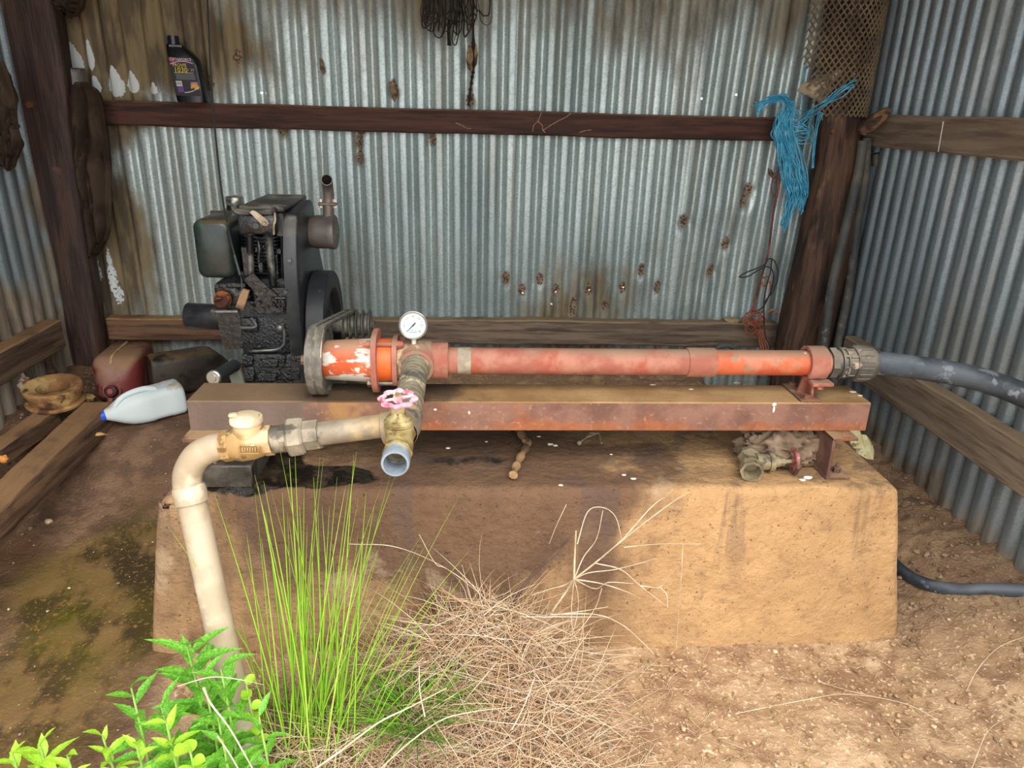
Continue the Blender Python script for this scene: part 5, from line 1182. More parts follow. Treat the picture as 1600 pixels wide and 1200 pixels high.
# blue twine hank
m_blue = mat('blue_poly_twine', '3c9cc4', '66c0e0', 30, .45, 0, .05, 60, layers=[('9ad4e6', 40, .66, .85)])
tw = thing('twine_hank', 'hank of bright blue baling twine hanging from the upper back rail at the right corner', 'twine', at(1240, 240, 2.98))
rr = random.Random(9)
def T(x, y, s=1.0, Y=2.95): return at(x+rr.gauss(0, 1)*s, y+rr.gauss(0, 1)*s, Y+rr.gauss(0, 1)*.010)
def strand(pts, r=.0023):
    mb = MB(); mb.tube(spline(pts, 5), r, 6); mb.build('twine_strand', m_blue, tw, 60)
for i in range(20):        # arch from the frayed tuft over to the knot, then down
    e = rr.uniform(-7, 8); strand([T(1183+e*.6, 172+e, 3), T(1196, 160+e*.4, 3), T(1214, 152+e*.4, 4), T(1232, 160+e*.5, 5), T(1233+e*.8, 185, 5), T(1224+e, 205, 5), T(1226+e*1.3, 232, 5), T(1234+e*1.6, 258, 5)])
for i in range(44):        # hanging body
    e = rr.uniform(-1, 1); xk = 1236+e*8
    strand([T(1228+e*6, 168+rr.uniform(0, 30), 5), T(1224+e*14, 205, 4), T(xk-2+e*6, 238, 4), T(1242+e*17, 275, 4), T(1247+e*16, 302, 4), T(1246+e*13+rr.uniform(-4, 4), 318+rr.uniform(-14, 14), 3)])
for i in range(12):        # tail
    e = rr.uniform(-1, 1); strand([T(1236+e*8, 280, 3), T(1238+e*8, 300, 3), T(1232+e*5, 322, 3), T(1226+e*7, 345, 3), T(1222+e*5, 356+rr.uniform(-10, 8), 2)], .0018)
for i in range(8):         # side loops at the knot
    y_ = rr.uniform(185, 222); strand([T(1240, y_-8, 3), T(1258, y_-12, 3), T(1267, y_, 3), T(1256, y_+6, 3), T(1240, y_+2, 3)])
for i in range(6):         # strands running up to the mesh
    strand([T(1250, 188, 4), T(1272, 170+i*2, 2, 2.90), T(1290, 155+i*2, 2, 2.86), T(1310+i*2, 140+i, 3, 2.825), T(1336, 124+i*3, 3, 2.815)], .0020)
for i in range(3): strand([T(1285, 182, 2, 2.84), T(1283, 178, 2, 2.85), T(1276, 205, 2, 2.86), T(1274, 240, 2, 2.87), T(1270, 262, 2, 2.88)], .0018)
strand([T(1262, 100, 2, 2.98), T(1259, 118, 2, 2.98), T(1256, 140, 2, 2.97), T(1252, 165, 2, 2.95)], .003)
mb = MB(); mb.tube(spline([(.985, 1.80, .755), (.987, 1.835, .73), (.986, 1.86, .70), (.990, 1.87, .62)], 5), .0022, 6); mb.single('twine_end', m_blue, 'short blue twine end behind the right end of the beam', 'twine')

# red and black cables by the post
m_red = mat('dusty_red_cable', '7d3a32', '96524a', 20, .7, 0, .1, 60, layers=[('5b3a30', 12, .5, .66)])
m_or = mat('faded_orange_wire', '8f4f38', 'a8664c', 20, .75, 0, .1, 60)
m_bk = mat('thin_black_cable', '24262a', '383a3f', 20, .6)
rc_ = thing('red_cable', 'thin faded red and orange cable hanging tangled left of the right corner post', 'cable', at(1195, 400, 3.0))
def cab(par, name, m, pts, r, Y=3.0, j=0.0): mb = MB(); mb.tube(spline([at(x, y, Y+rr.uniform(-j, j)) for x, y in pts], 6), r, 7); mb.build(name, m, par, 60)
cab(rc_, 'cable_strand', m_red, [(1225, 222), (1222, 250), (1217, 275), (1215, 300), (1209, 330), (1205, 360), (1202, 385), (1198, 405), (1192, 425), (1186, 450), (1179, 475), (1175, 490)], .0045)
cab(rc_, 'cable_strand', m_red, [(1212, 270), (1206, 285), (1206, 300), (1213, 308), (1216, 296)], .0025, 2.99)
cab(rc_, 'cable_strand', m_or, [(1200, 432), (1190, 436), (1194, 448), (1202, 440), (1204, 455), (1198, 470)], .0035, 2.98)
for i in range(9):
    cx_, cy_ = 1182+rr.uniform(-8, 8), 505+rr.uniform(-10, 12); a0 = rr.uniform(0, 6)
    cab(rc_, 'cable_strand', m_or, [(cx_+cos(a0+k*1.1)*rr.uniform(6, 15), cy_+sin(a0+k*1.1)*rr.uniform(6, 17)) for k in range(6)], .0028, 2.97, .01)
for i in range(4): cab(rc_, 'cable_strand', m_or, [(1180+i*4, 515), (1186+i*3, 528), (1188+i*4, 540), (1192+i*3, 552)], .0028, 2.96, .01)
cab(rc_, 'cable_strand', m_or, [(1198, 490), (1206, 484), (1214, 488), (1218, 492)], .004, 2.95)
bk = thing('black_cable', 'thin black cable with a loose loop hanging by the red cable', 'cable', at(1200, 430, 2.98))
cab(bk, 'cable_strand', m_bk, [(1216, 424), (1210, 408), (1202, 404), (1196, 412), (1186, 418), (1170, 424), (1158, 430), (1156, 433), (1168, 432), (1182, 424), (1196, 417), (1205, 420), (1209, 432), (1206, 450), (1202, 462), (1192, 480), (1180, 486)], .0028, 2.97)
cab(bk, 'cable_strand', m_bk, [(1206, 404), (1204, 425), (1198, 445), (1194, 470), (1194, 500), (1196, 525), (1202, 542), (1206, 556)], .0030, 2.96)
cab(bk, 'cable_strand', m_bk, [(1216, 424), (1214, 440), (1206, 458), (1196, 470), (1192, 487), (1176, 490)], .0024, 2.975)

# poly pipes standing by the post
m_poly2 = mat('dusty_black_poly', '3a3c3f', '57554f', 6, .65, 0, .2, 40, (1, 1, .5), [('6f675c', 9, .5, .8), ('8d7f6c', 22, .66, .85)])
mb = MB(); mb.tube(spline([at(1349, 220, 2.84), at(1341, 270, 2.83), at(1330, 320, 2.80), at(1318, 370, 2.78), at(1308, 410, 2.77), at(1299, 455, 2.76), at(1292, 500, 2.75), at(1286, 545, 2.73), at(1283, 585, 2.70), at(1282, 625, 2.68)], 6), .0185, 14)
mb.single('poly_pipe', m_poly2, 'dusty black poly pipe leaning against the face of the right post', 'pipe')
mb = MB(); mb.tube(spline([at(1355, 215, 2.86), at(1350, 290, 2.86), at(1340, 345, 2.86), at(1334, 400, 2.85), at(1325, 460, 2.84), at(1315, 510, 2.83), at(1306, 560, 2.80), at(1300, 625, 2.76)], 6), .0175, 14)
mb.single('poly_pipe', m_poly2, 'dark poly pipe standing between its lighter twin and the right tin wall', 'pipe')
mb = MB(); mb.tube(spline([at(1367, 235, 2.93), at(1366, 300, 2.93), at(1352, 400, 2.92), at(1340, 480, 2.92), at(1332, 530, 2.92)], 6), .009, 10); mb.tube([at(1368, 240, 2.90), at(1370, 258, 2.90)], .016, 12)
mb.single('conduit_pipe', m_poly2, 'thin dark conduit with a loose socket in the right wall corner', 'pipe')
# rusty shackle
m_sh = mat('rusty_brown_shackle', '5d4632', '7d6044', 16, .85, .1, .35, 60, layers=[('3d2c22', 9, .55, .7)])
a_, b_ = at(1344, 206, 2.78), at(1390, 170, 2.74); d = (b_-a_).normalized(); nrm = Vector((0, -1, 0)); up_ = d.cross(nrm).normalized(); up_ = up_ if up_.z > 0 else -up_; L_ = (b_-a_).length; mb = MB()
def leafpts(s): return [a_+d*(L_*t)+up_*(w*s) for t, w in [(0, -.006), (0, .008), (.2, .022), (.45, .026), (.75, .020), (.97, .012), (1.0, 0), (.97, -.008), (.7, -.020), (.4, -.026), (.15, -.020)]]
ou = leafpts(1.0); inn = [a_+d*(L_*t)+up_*w for t, w in [(.30, -.002), (.30, .006), (.36, .012), (.45, .013), (.58, .010), (.68, .006), (.70, 0), (.68, -.005), (.56, -.010), (.42, -.012), (.34, -.008)]]
n = len(ou); V = [p+nrm*.010 for p in ou]+[p+nrm*.012 for p in inn]+[p-nrm*.008 for p in ou]+[p-nrm*.008 for p in inn]
mb.add(V, [(i, (i+1) % n, n+(i+1) % n, n+i) for i in range(n)]+[(2*n+i, 3*n+i, 3*n+(i+1) % n, 2*n+(i+1) % n) for i in range(n)]+[(i, 2*n+i, 2*n+(i+1) % n, (i+1) % n) for i in range(n)]+[(n+i, n+(i+1) % n, 3*n+(i+1) % n, 3*n+i) for i in range(n)])
mb.cyl(a_+d*(L_*.86)-nrm*.01, a_+d*(L_*.86)+nrm*.016, .005, n=8).tube([a_-up_*.004, a_-up_*.02+d*.01], .006, 8)
mb.single('rusty_shackle', m_sh, 'rusty brown slotted iron shackle between the right post and the upper side rail', 'shackle', ang=40)
# clutter low behind the pipe
mb = MB(); mb.tube(spline([at(1118, 549, 2.85), at(1124, 541, 2.84), at(1140, 540, 2.84), at(1148, 548, 2.85), at(1150, 575, 2.86)], 5), .012, 10); mb.single('old_hose', m_poly2, 'short bent grey hose end just visible behind the pump pipe coupling', 'hose')

# poly pipe on the ground at right
q = [atz(x, y, z) for x, y, z in [(1365, 850, .06), (1398, 882, .09), (1440, 915, .09), (1490, 935, .095), (1540, 945, .10), (1600, 955, .11), (1680, 966, .11)]]
mb = MB(); mb.tube(spline([(p.x, p.y, gz(p.x, p.y)+.012) for p in q], 6), .019, 14); mb.single('ground_pipe', m_poly, 'black poly pipe half buried in the dirt at the lower right', 'pipe')

# termite trails on the upper rail and droppings on the beam
m_trail = mat('pale_mud_trail', '8f6f58', 'a98a70', 60, .95, 0, .4, 90)
mb = MB(); W = lambda x, y: at(x, y, 3.044)
for pts in ([(846, 176), (842, 186), (840, 190), (834, 196), (832, 206)], [(841, 190), (847, 196), (848, 203), (852, 207)], [(892, 177), (884, 183), (872, 189), (860, 196), (848, 204)], [(712, 192), (722, 196), (728, 200), (736, 201)], [(905, 207), (915, 204), (924, 203)]):
    mb.tube(spline([W(x, y) for x, y in pts], 5), .0026, 6, True, .8)
mb.single('mud_trail', m_trail, 'pale forked termite mud trail on the middle of the upper back rail', 'trail')
mb = MB()
for x, y, Y, a, b in [(1210, 632, 1.7035, .006, .005), (1209, 640, 1.703, .003, .009), (1152, 598, 1.80, .010, .003), (1332, 612, 1.76, .010, .003), (1344, 618, 1.74, .007, .002), (680, 640, 1.7035, .004, .003), (733, 645, 1.7035, .003, .004), (1020, 601, 1.82, .008, .002), (1080, 608, 1.78, .006, .002)]:
    p = at(x, y, Y)
    if Y > 1.704: p = atz(x, y, .703); mb.ball(p, (a, a*.6, .0015), 10, 5, .4, int(x))
    else: mb.ball(p, (a, .0015, b), 10, 6, .4, int(x))
o = mb.single('bird_droppings', m_chip, 'white bird droppings spattered on the steel beam', 'droppings'); tag(o, kind='stuff')
mb = MB(); mb.tube([atx(1474, 190, 1.547), atx(1466, 237, 1.547)], .0016, 6); mb.single('white_scratch', m_chip, 'thin white paint streak on the upper right side rail', 'streak')
# ================================================================== PLANTS, STRAW, PEBBLES
def strands(name, m, specs, par=None, wseg=5):
    """specs: list of (base, direction, length, bend vector, width). Tapered three-sided blades joined in one mesh."""
    V = []; F = []; T_ = []
    for (b, d, L, bend, wd, tint) in specs:
        b = np.array(b, float); d = np.array(d, float); d /= np.linalg.norm(d); bend = np.array(bend, float)
        s = np.cross(d, [0, 0, 1.0]); s = s/np.linalg.norm(s) if np.linalg.norm(s) > .05 else np.array([1.0, 0, 0]); u = np.cross(s, d); k = len(V)
        for i in range(wseg+1):
            t = i/wseg; p = b+d*L*t+bend*t*t; w_ = wd*(1-t**2.2*.92)
            V += [p-s*w_*.5, p+s*w_*.5, p+u*w_*.4]; T_ += [tint]*3
        for i in range(wseg):
            for j in range(3): F.append((k+i*3+j, k+i*3+(j+1) % 3, k+(i+1)*3+(j+1) % 3, k+(i+1)*3+j))
    return mesh_np(name, V, F, m, {'tint': T_}, True, par)
def blade_mat(name, cols, rough=.6, trans=.25):
    b = NB(name); r = b.n('ShaderNodeValToRGB'); r.color_ramp.elements[0].color = S(cols[0]); r.color_ramp.elements[1].color = S(cols[-1])
    for i, c in enumerate(cols[1:-1]): e = r.color_ramp.elements.new((i+1)/(len(cols)-1)); e.color = S(c)
    b.l(b.attr('tint'), r.inputs[0]); c = b.mix(b.math('MULTIPLY', b.noise(30, 3), .25), r.outputs[0], S(cols[0]))
    b.l(c, b.p.inputs['Base Color']); b.p.inputs['Roughness'].default_value = rough; b.p.inputs['Specular IOR Level'].default_value = .3
    t = b.n('ShaderNodeBsdfTranslucent'); b.l(c, t.inputs[0]); mx = b.n('ShaderNodeMixShader'); mx.inputs[0].default_value = trans
    b.l(b.p.outputs[0], mx.inputs[1]); b.l(t.outputs[0], mx.inputs[2]); b.l(mx.outputs[0], b.out.inputs[0]); return b.m
m_rush = blade_mat('rush_green', ['72a326', '93c93a', 'aede48', 'c9e668'])
m_lush = blade_mat('grass_green', ['4f8122', '74ad32', '98cc46', 'b8d862'])
m_straw = blade_mat('dry_straw', ['9a7452', 'c19b76', 'd8b694', 'e8d2b2', 'f0e6d2'], .8, .15)
R_ = random.Random(21)
# rush clump: tips read off the photograph, feet gathered at the tussock
RB = Vector((-.365, 1.27, 0))
tips = [(262, 822), (335, 772), (398, 742), (403, 760), (412, 752), (423, 765), (437, 700), (441, 770), (452, 716), (461, 712), (468, 790), (480, 820), (487, 830), (500, 715), (506, 712), (497, 800), (503, 792), (540, 760), (553, 712), (557, 705), (546, 755), (560, 780), (572, 768), (560, 830), (585, 790), (597, 755), (610, 742), (617, 745), (660, 835), (655, 850), (668, 845), (722, 768), (590, 860), (640, 870), (430, 880), (700, 905), (732, 862), (372, 960), (600, 900), (575, 850), (520, 850), (530, 880), (475, 760), (488, 870), (415, 800), (408, 840), (470, 870), (545, 870), (565, 900), (620, 905), (640, 930), (680, 935), (382, 860), (515, 790), (527, 745), (449, 800)]
sp = []
for i, (x, y) in enumerate(tips*2):
    if i >= len(tips) and i % 5 < 2: continue
    if i >= len(tips): x += R_.uniform(-22, 22); y += R_.uniform(20, 190)
    f = (x-480)/240
    b = RB+Vector((f*.07+R_.gauss(0, .035), R_.gauss(0, .03), 0)); b.z = gz(b.x, b.y)-.01
    tp = Vector(at(x, y, RB.y+R_.uniform(-.07, .07))); d = tp-b; L = d.length
    bend = Vector((f*.06, 0, -abs(f)*.03)); d2 = tp-bend-b
    sp.append((b, d2, d2.length, bend, R_.uniform(.0042, .0060), .25+.75*R_.random()))
rush = strands('rush_clump', m_rush, sp, wseg=8); tag(rush, 'tall upright clump of bright green rushes in front of the plinth beside the drop pipe', 'rushes')

# dry grass: a tangled mound
def mound(x, y):
    h = .28*math.exp(-((x-.02)/.22)**2-((y-1.44)/.15)**2)+.16*math.exp(-((x-.16)/.16)**2-((y-1.22)/.2)**2)+.11*math.exp(-((x+.35)/.14)**2-((y-1.22)/.14)**2)
    return h
sp = []
for i in range(11500):
    while True:
        x, y = R_.gauss(-.02, .23), R_.uniform(.98, 1.57)
        lim = .34-.30*abs(y-1.25)
        if -.56 < x < .36+.05*R_.random() and R_.random() < math.exp(-(max(0, x-.14)/.13)**2): break
    if x < -.30 and R_.random() < .45: continue
    z = gz(x, y)+mound(x, y)*R_.uniform(.0, 1.0)
    a = R_.uniform(0, 2*pi); el = R_.gauss(.12, .4); L = R_.uniform(.06, .21)
    d = (cos(a)*cos(el), sin(a)*cos(el)*.8, sin(el)); bend = (R_.gauss(0, .035), R_.gauss(0, .035), -R_.uniform(0, .06))
    sp.append(((x, y, max(z, gz(x, y)+.004)), d, L, bend, R_.uniform(.0015, .0032), min(1, max(0, R_.gauss(.55, .24)))))
for i in range(700):        # upright thatch
    x, y = R_.gauss(-.05, .18), R_.uniform(1.2, 1.54); z = gz(x, y)+mound(x, y)*.6
    sp.append(((x, y, z), (R_.gauss(0, .5), R_.gauss(-.2, .4), 1), R_.uniform(.06, .16), (R_.gauss(0, .05), R_.gauss(0, .04), -.03), R_.uniform(.0012, .0022), R_.uniform(.3, .9)))
dg = strands('dry_grass', m_straw, sp, wseg=4); tag(dg, 'tangled mound of dry pinkish straw grass in front of the plinth', 'grass', kind='stuff')
sp = []
for i in range(420):
    x, y = R_.gauss(.33, .13), R_.uniform(.95, 1.55); a = R_.uniform(0, 2*pi)
    sp.append(((x, y, gz(x, y)+.008), (cos(a), sin(a), R_.gauss(.05, .12)), R_.uniform(.03, .12), (R_.gauss(0, .02), R_.gauss(0, .02), -.006), R_.uniform(.0010, .0018), R_.uniform(.4, 1)))
for i in range(160):
    x, y = R_.uniform(.4, 1.4), R_.uniform(.9, 1.6); a = R_.uniform(0, 2*pi)
    sp.append(((x, y, gz(x, y)+.010), (cos(a), sin(a), R_.gauss(.03, .05)), R_.uniform(.02, .08), (R_.gauss(0, .02), R_.gauss(0, .02), -.002), R_.uniform(.0010, .0016), R_.uniform(.5, 1)))
ls = strands('straw_litter', m_straw, sp, wseg=4); tag(ls, 'loose straw pieces strewn over the dirt right of the dry grass', 'straw', kind='stuff')

# green grass tufts
def tuft(name, cx_, cy_, n, rad, lo, hi, lab, spread=.6, tint=(0, 1), wd=(.0025, .0045), lift=0.0, el=(.35, 1.2)):
    sp = []
    for i in range(n):
        a = R_.uniform(0, 2*pi); r = rad*sqrt(R_.random()); x, y = cx_+cos(a)*r, cy_+sin(a)*r*.8; a2 = a+R_.gauss(0, .8); e = R_.uniform(*el)
        L = R_.uniform(lo, hi); sp.append(((x, y, gz(x, y)-.005+lift), (cos(a2)*cos(e)*spread, sin(a2)*cos(e)*spread, sin(e)), L, (cos(a2)*L*.25, sin(a2)*L*.2, -L*.22), R_.uniform(*wd), R_.uniform(*tint)))
    o = strands(name, m_lush, sp, wseg=5); return tag(o, lab, 'grass', kind='stuff')
tuft('grass_tuft', -.125, 1.29, 240, .075, .10, .19, 'lush green grass tuft growing in the middle of the dry straw', lift=.09, tint=(0, .6))
tuft('grass_tuft', -.445, 1.33, 320, .10, .06, .15, 'fine green grass growing at the foot of the cream drop pipe', wd=(.0015, .003), tint=(.1, .8))
tuft('grass_tuft', -.39, 1.12, 240, .12, .05, .12, 'short green grass at the bottom edge under the rushes', wd=(.0015, .0035), tint=(.3, 1))

# broad leaved weeds: each leaf its own part
lm = NB('weed_leaf'); lc = lm.mix(lm.step(lm.noise(18, 4), .35, .65), S('559a30'), S('83c648')); lm.l(lc, lm.p.inputs['Base Color']); lm.p.inputs['Roughness'].default_value = .5
t_ = lm.n('ShaderNodeBsdfTranslucent'); lm.l(lm.mix(.5, lc, S('a5d84a')), t_.inputs[0]); mx = lm.n('ShaderNodeMixShader'); mx.inputs[0].default_value = .3; lm.l(lm.p.outputs[0], mx.inputs[1]); lm.l(t_.outputs[0], mx.inputs[2]); lm.l(mx.outputs[0], lm.out.inputs[0])
lm.bump(lm.noise(70, 3), .2, .003)
lm2 = NB('bright_weed_leaf'); lc = lm2.mix(lm2.step(lm2.noise(18, 4), .35, .65), S('98d034'), S('c2e850')); lm2.l(lc, lm2.p.inputs['Base Color']); lm2.p.inputs['Roughness'].default_value = .5
t_ = lm2.n('ShaderNodeBsdfTranslucent'); lm2.l(lc, t_.inputs[0]); mx = lm2.n('ShaderNodeMixShader'); mx.inputs[0].default_value = .3; lm2.l(lm2.p.outputs[0], mx.inputs[1]); lm2.l(t_.outputs[0], mx.inputs[2]); lm2.l(mx.outputs[0], lm2.out.inputs[0])
def leaf_mesh(m, L, W, droop, teeth, seed, round_=False):
    n = 12; V = []; F = []
    for i in range(n+1):
        t = i/n
        w_ = W*(sin(pi*min(1, t*1.02))**(.55 if round_ else .9))*(1.15-.45*t if not round_ else 1)*(1+(teeth*.12 if i % 2 else -teeth*.05)) if 0 < i < n else .0008
        x = L*t; z = -droop*L*t*t
        V += [(x, -w_, z+w_*.35), (x, -w_*.5, z+w_*.12), (x, 0, z), (x, w_*.5, z+w_*.12), (x, w_, z+w_*.35)]
        if i: k = (i-1)*5; F += [(k+j, k+j+1, k+6+j, k+5+j) for j in range(4)]
    me = bpy.data.meshes.new('leaf'); me.from_pydata(V, [], F); me.polygons.foreach_set('use_smooth', [True]*len(F)); me.materials.append(m); return me
LM = [leaf_mesh(lm.m, 1, .15, d, 1, i) for i, d in enumerate((.10, .30, .5))]; LB = [leaf_mesh(lm2.m, 1, .19, d, .6, i) for i, d in enumerate((.05, .25, .45))]; LR = [leaf_mesh(lm2.m, 1, .46, .15, 0, 0, True)]
m_stem = mat('weed_stem', '7da04a', '97b860', 20, .6)
def weed(name, lab, base, top, n, Ls, meshes, ph=0.0, up0=-.05, up1=.95, t0=.15, group=None):
    base, top = Vector(base), Vector(top); t = thing(name, lab, 'plant', base, group)
    mid = (base+top)/2+Vector((.01, -.01, 0)); P = spline([base, mid, top], 8)
    mb = MB(); mb.tube(P, [.0042*(1-.6*i/len(P)) for i in range(len(P))], 7); mb.build('stem', m_stem, t)
    for i in range(n):
        f = t0+(1-t0)*(i/(n-1))**.9; p = P[min(len(P)-1, int(f*(len(P)-1)))]; a = ph+i*2.4+R_.uniform(-.3, .3)
        e = up0+(up1-up0)*f**2+R_.uniform(-.15, .15); L = R_.uniform(*Ls)*(1.25-.40*f)
        o = bpy.data.objects.new('leaf', R_.choice(meshes)); COL.objects.link(o); o.parent = t
        o.location = p-base; o.rotation_euler = Euler((R_.uniform(-.3, .3), -e, a)); o.scale = (L, L, L)
    return t
def gp_(x, y, z=0.0): p = atz(x, y, z); return (p.x, p.y, gz(p.x, p.y)-.01)
A1 = at(292, 1010, 1.20); weed('leafy_weed', 'tall leafy green weed with pointed toothed leaves just left of the drop pipe foot', (A1.x+.015, 1.20, gz(A1.x, 1.20)-.01), A1, 32, (.075, .105), LM, .4)
A2 = at(345, 1045, 1.16); weed('leafy_weed', 'mid height leafy weed growing against the front of the drop pipe', (A2.x, 1.16, gz(A2.x, 1.16)-.01), A2, 24, (.06, .09), LM, 1.3)
A3 = at(252, 1105, 1.13); weed('leafy_weed', 'low spreading leafy weed with large leaves below the tallest weed', (A3.x+.02, 1.13, gz(A3.x, 1.13)-.01), A3, 24, (.06, .09), LM, 2.0)
A4 = at(62, 1165, 1.10); weed('leafy_weed', 'bright leafy weed in the bottom left corner of the view', (A4.x, 1.10, gz(A4.x, 1.10)-.01), A4, 22, (.05, .075), LB, .2)
A5 = at(160, 1150, 1.14); weed('leafy_weed', 'small bright weed with broad leaves at the edge of the wet patch', (A5.x+.01, 1.14, gz(A5.x, 1.14)-.01), A5, 18, (.035, .055), LB, .9)
A6 = at(212, 1160, 1.10); weed('leafy_weed', 'bright weed with short leaves between the two low left weeds', (A6.x, 1.10, gz(A6.x, 1.10)-.01), A6, 18, (.035, .055), LB, 2.2)
A7 = at(340, 1120, 1.08); weed('leafy_weed', 'green leafy weed in the bottom undergrowth right of the spreading weed', (A7.x, 1.08, gz(A7.x, 1.08)-.01), A7, 24, (.05, .08), LM, 1.0)
for x, y, Y, lab, n, Ls, ms in [(205, 1075, 1.16, 'leafy weed with drooping toothed leaves at the far left of the tall group', 16, (.06, .085), LM), (318, 1060, 1.17, 'bushy leafy weed directly below the tallest weed top', 22, (.06, .09), LM), (405, 1120, 1.10, 'leafy weed hidden low among the rush bases', 16, (.04, .065), LM),
        (20, 1180, 1.08, 'bright leafy weed cut off by the left frame edge', 16, (.045, .07), LB), (105, 1180, 1.08, 'narrow bright weed right of the bottom left corner weed', 12, (.035, .055), LB), (260, 1130, 1.09, 'bright broad leaved weed in the middle of the bottom left undergrowth', 18, (.04, .06), LB)]:
    q = at(x, y, Y); weed('leafy_weed', lab, (q.x, Y, gz(q.x, Y)-.01), q, n, Ls, ms, x*.1)
tuft('grass_tuft', -.52, 1.14, 200, .11, .04, .10, 'short bright grass blades filling in between the left weeds', wd=(.002, .004), tint=(.4, 1))
A8 = at(295, 1165, 1.06); weed('round_leaf_weed', 'bright round leaved creeper at the bottom edge below the leafy weeds', (A8.x, 1.06, gz(A8.x, 1.06)-.01), A8, 16, (.028, .042), LR, 0, -.1, .5)
A9 = at(385, 1070, 1.20); weed('round_leaf_weed', 'small round leaved creeper between the drop pipe and the rushes', (A9.x, 1.20, gz(A9.x, 1.20)-.01), A9, 14, (.022, .034), LR, 1, -.1, .6)

# pale dead stalks
def stalk(pts, r, lab, cat='stalk', m=m_straw, group=None, name='dead_stalk'):
    r *= .5; mb = MB(); P = spline(pts, 6); mb.tube(P, [r*(1-.55*i/len(P)) for i in range(len(P))], 6); o = mb.single(name, m_pale, lab, cat, group); return o
m_pale = mat('bleached_stalk', 'b7a488', 'd8c9b0', 20, .85, 0, .2, 60)
Z = lambda x, y, Y: at(x, y, Y)
stalk([Z(480, 1210, 1.0), Z(530, 1175, 1.04), Z(590, 1130, 1.08), Z(640, 1105, 1.1), Z(698, 1075, 1.13)], .0045, 'thick bleached stalk slanting up to the right across the straw at the bottom centre')
stalk([Z(590, 1205, 1.0), Z(640, 1160, 1.05), Z(690, 1125, 1.08), Z(740, 1112, 1.1), Z(800, 1105, 1.1)], .003, 'thin bleached stalk low over the straw, lower right of the thick one')
stalk([Z(318, 1075, 1.10), Z(330, 1100, 1.07), Z(360, 1140, 1.04), Z(400, 1210, 1.0)], .0045, 'bleached stalk slanting down to the right through the weeds')
stalk([Z(340, 1150, 1.05), Z(360, 1180, 1.03), Z(380, 1215, 1.0)], .0035, 'short bleached stalk beneath the slanting stalk in the weeds')
stalk([Z(278, 1072, 1.10), Z(330, 1058, 1.10), Z(375, 1062, 1.10), Z(412, 1070, 1.12)], .0022, 'pale bent stalk lying across the green weeds')
stalk([Z(664, 1120, 1.1), Z(656, 1080, 1.12), Z(655, 1040, 1.14)], .0026, 'upright pale stalk in the lush grass tuft')
stalk([Z(800, 1140, 1.06), Z(820, 1100, 1.12), Z(835, 1060, 1.15)], .0026, 'upright pale stalk leaning right in the dry straw')
stalk([(.98, 1.05, .02), (1.10, 1.13, .05), (1.22, 1.24, .06), (1.36, 1.32, .03)], .0026, 'long pale straw arching over the dirt in the lower right corner')
stalk([Z(1510, 1080, 1.35), Z(1525, 1050, 1.38), Z(1550, 1020, 1.4), Z(1580, 1002, 1.4), Z(1640, 985, 1.4)], .0022, 'pale dry root strand at the right edge under the ground pipe')
stalk([atz(1150, 1115, .03), atz(1250, 1095, .03), atz(1330, 1085, .03), atz(1440, 1110, .03), atz(1540, 1195, .03)], .002, 'thin straw strand curving over the bare dirt at the bottom right')
stalk([atz(1280, 1065, .02), atz(1330, 1080, .02), atz(1420, 1100, .02)], .0016, 'thin straw strand on the dirt in front of the plinth right end')
# dead seed head with radiating straws
dw = thing('dead_weed', 'dead pale weed with straws radiating from one node in front of the plinth', 'weed', at(880, 1000, 1.45)); node = at(897, 905, 1.46)
for pts, r in [([(830, 1010), (860, 960), (884, 925), (897, 905)], .0035), ([(897, 905), (898, 870), (900, 830)], .003), ([(897, 905), (935, 875), (990, 830), (1050, 785), (1078, 768)], .0018), ([(897, 905), (930, 880), (975, 840), (1020, 790), (1052, 770)], .0018), ([(897, 905), (912, 870), (932, 842), (942, 798)], .0014), ([(902, 850), (918, 800), (942, 793), (962, 808), (972, 845)], .0012),
               ([(897, 905), (920, 895), (960, 890), (1000, 880), (1027, 872)], .0013), ([(897, 905), (940, 912), (980, 925), (1000, 935)], .0016), ([(930, 880), (970, 890), (1000, 915), (1045, 950)], .0015), ([(897, 905), (930, 920), (950, 910), (990, 912)], .0014), ([(897, 905), (893, 950), (895, 1000)], .0014), ([(897, 905), (903, 930), (902, 960), (890, 1010)], .0013),
               ([(940, 920), (930, 950), (905, 985), (880, 1010)], .0013), ([(870, 960), (910, 955), (950, 948)], .0014), ([(860, 960), (930, 960), (970, 975), (1000, 1000), (1022, 1022)], .0016), ([(975, 855), (1030, 850), (1095, 850)], .0011), ([(1000, 915), (1030, 918), (1040, 905), (1053, 892)], .0013), ([(1032, 918), (1042, 930), (1043, 948)], .0012), ([(895, 1015), (940, 1022), (985, 1023)], .0013), ([(897, 905), (880, 915), (860, 920), (830, 930)], .0016)]:
    mb = MB(); P = spline([at(x, y, 1.46+.02*sin(i*2+x)) for i, (x, y) in enumerate(pts)], 5); mb.tube(P, [r*(1-.5*i/len(P)) for i in range(len(P))], 6); mb.build('straw', m_pale, dw)
# dark dead stem
m_dst = mat('dark_dead_stem', '4a3a30', '5f4c3e', 20, .9); mb = MB(); P = spline([at(790, 965, 1.48), at(822, 910, 1.50), at(862, 870, 1.52), at(895, 835, 1.54)], 6); mb.tube(P, [.005*(1-.5*i/len(P)) for i in range(len(P))], 7)
mb.single('dark_stem', m_dst, 'dark brown dead stem slanting up against the plinth front beside the dead weed', 'stem')
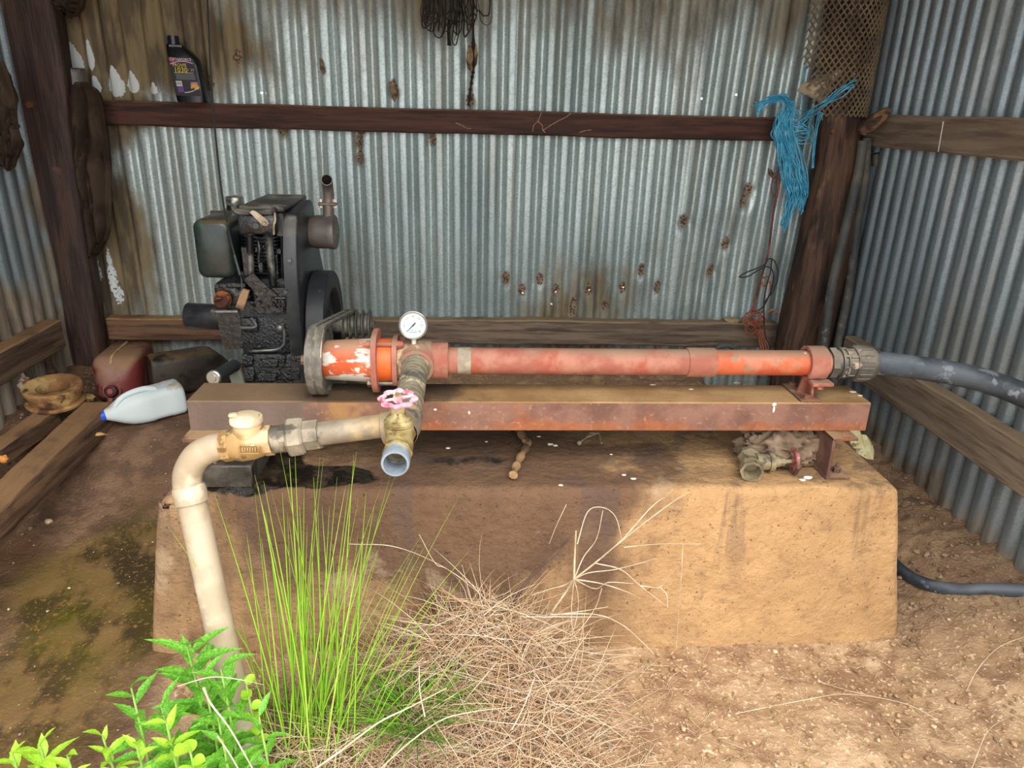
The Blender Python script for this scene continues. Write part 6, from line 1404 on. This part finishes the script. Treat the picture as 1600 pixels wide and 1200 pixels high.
# straw of paint drips on the plinth front
stalk([at(1067, 852, 1.57), at(1064, 905, 1.565), at(1061, 950, 1.56), at(1057, 1012, 1.555)], .002, 'thin pale straw hanging straight down the plinth face at right of centre')
stalk([at(885, 788, 1.57), at(870, 820, 1.565), at(858, 850, 1.56)], .0016, 'tiny pale straw stuck slanting on the plinth face below the stick')
stalk([at(655, 835, 1.45), at(680, 880, 1.4), at(700, 890, 1.40), at(780, 940, 1.42)], .0016, 'thin pale straw arching right above the dry grass from the rushes')
stalk([at(545, 850, 1.42), at(620, 855, 1.42), at(700, 890, 1.42), at(770, 945, 1.44)], .0018, 'long pale straw arching from the rushes over the dry grass')
# pebbles
def scatter(name, n, xr, yr, rr_, m, lab, cond=None):
    V = []; F = []; base = MB().ball((0, 0, 0), 1, 6, 4); bv = np.array(base.v); bf = np.array([f for f in base.f]); c = 0
    rg = np.random.default_rng(n)
    while c < n:
        x, y = rg.uniform(*xr), rg.uniform(*yr)
        if cond and not cond(x, y, rg): continue
        r = rr_[0]+(rr_[1]-rr_[0])*rg.random()**3; s = rg.uniform(.6, 1.3, 3)*r; s[2] *= .7; a = rg.uniform(0, 6)
        q = bv*s*(1+.25*rg.normal(size=(len(bv), 1))*.5); q = np.stack([q[:, 0]*cos(a)-q[:, 1]*sin(a), q[:, 0]*sin(a)+q[:, 1]*cos(a), q[:, 2]], -1)
        V.append(q+[x, y, gz(x, y)+.008+r*.2]); F.append(bf+c*len(bv)); c += 1
    o = mesh_np(name, np.concatenate(V), np.concatenate(F), m, None, False); return tag(o, lab, 'pebbles', kind='stuff')
m_peb = mat('earth_clods', '8f7454', 'b3956f', 20, .95, 0, .3, 60, layers=[('d6c3a4', 30, .62, .72)])
scatter('earth_clods', 2600, (-.3, 1.55), (.9, 1.62), (.0015, .0075), m_peb, 'small dry earth clods over the bare dirt in front of the plinth', lambda x, y, g: x > .2 or g.random() < .2)
scatter('loose_gravel', 1300, (1.18, 1.58), (1.55, 2.7), (.0015, .009), mat('brown_gravel', '7d6550', 'a08a70', 20, .95, 0, .3, 60), 'loose brown gravel on the ground along the right tin wall')
scatter('mud_specks', 500, (-1.62, -.7), (1.3, 2.85), (.001, .0045), mat('pale_specks', '8d7a62', 'c4b394', 40, .9), 'tiny pale specks of grit on the left mud floor', lambda x, y, g: y > 2.2 or g.random() < .35)
scatter('wall_foot_litter', 420, (-1.62, -1.38), (2.0, 2.9), (.002, .010), mat('dark_litter', '5d4b3a', '84705a', 20, .95), 'dark crumbly litter along the foot of the left tin wall')
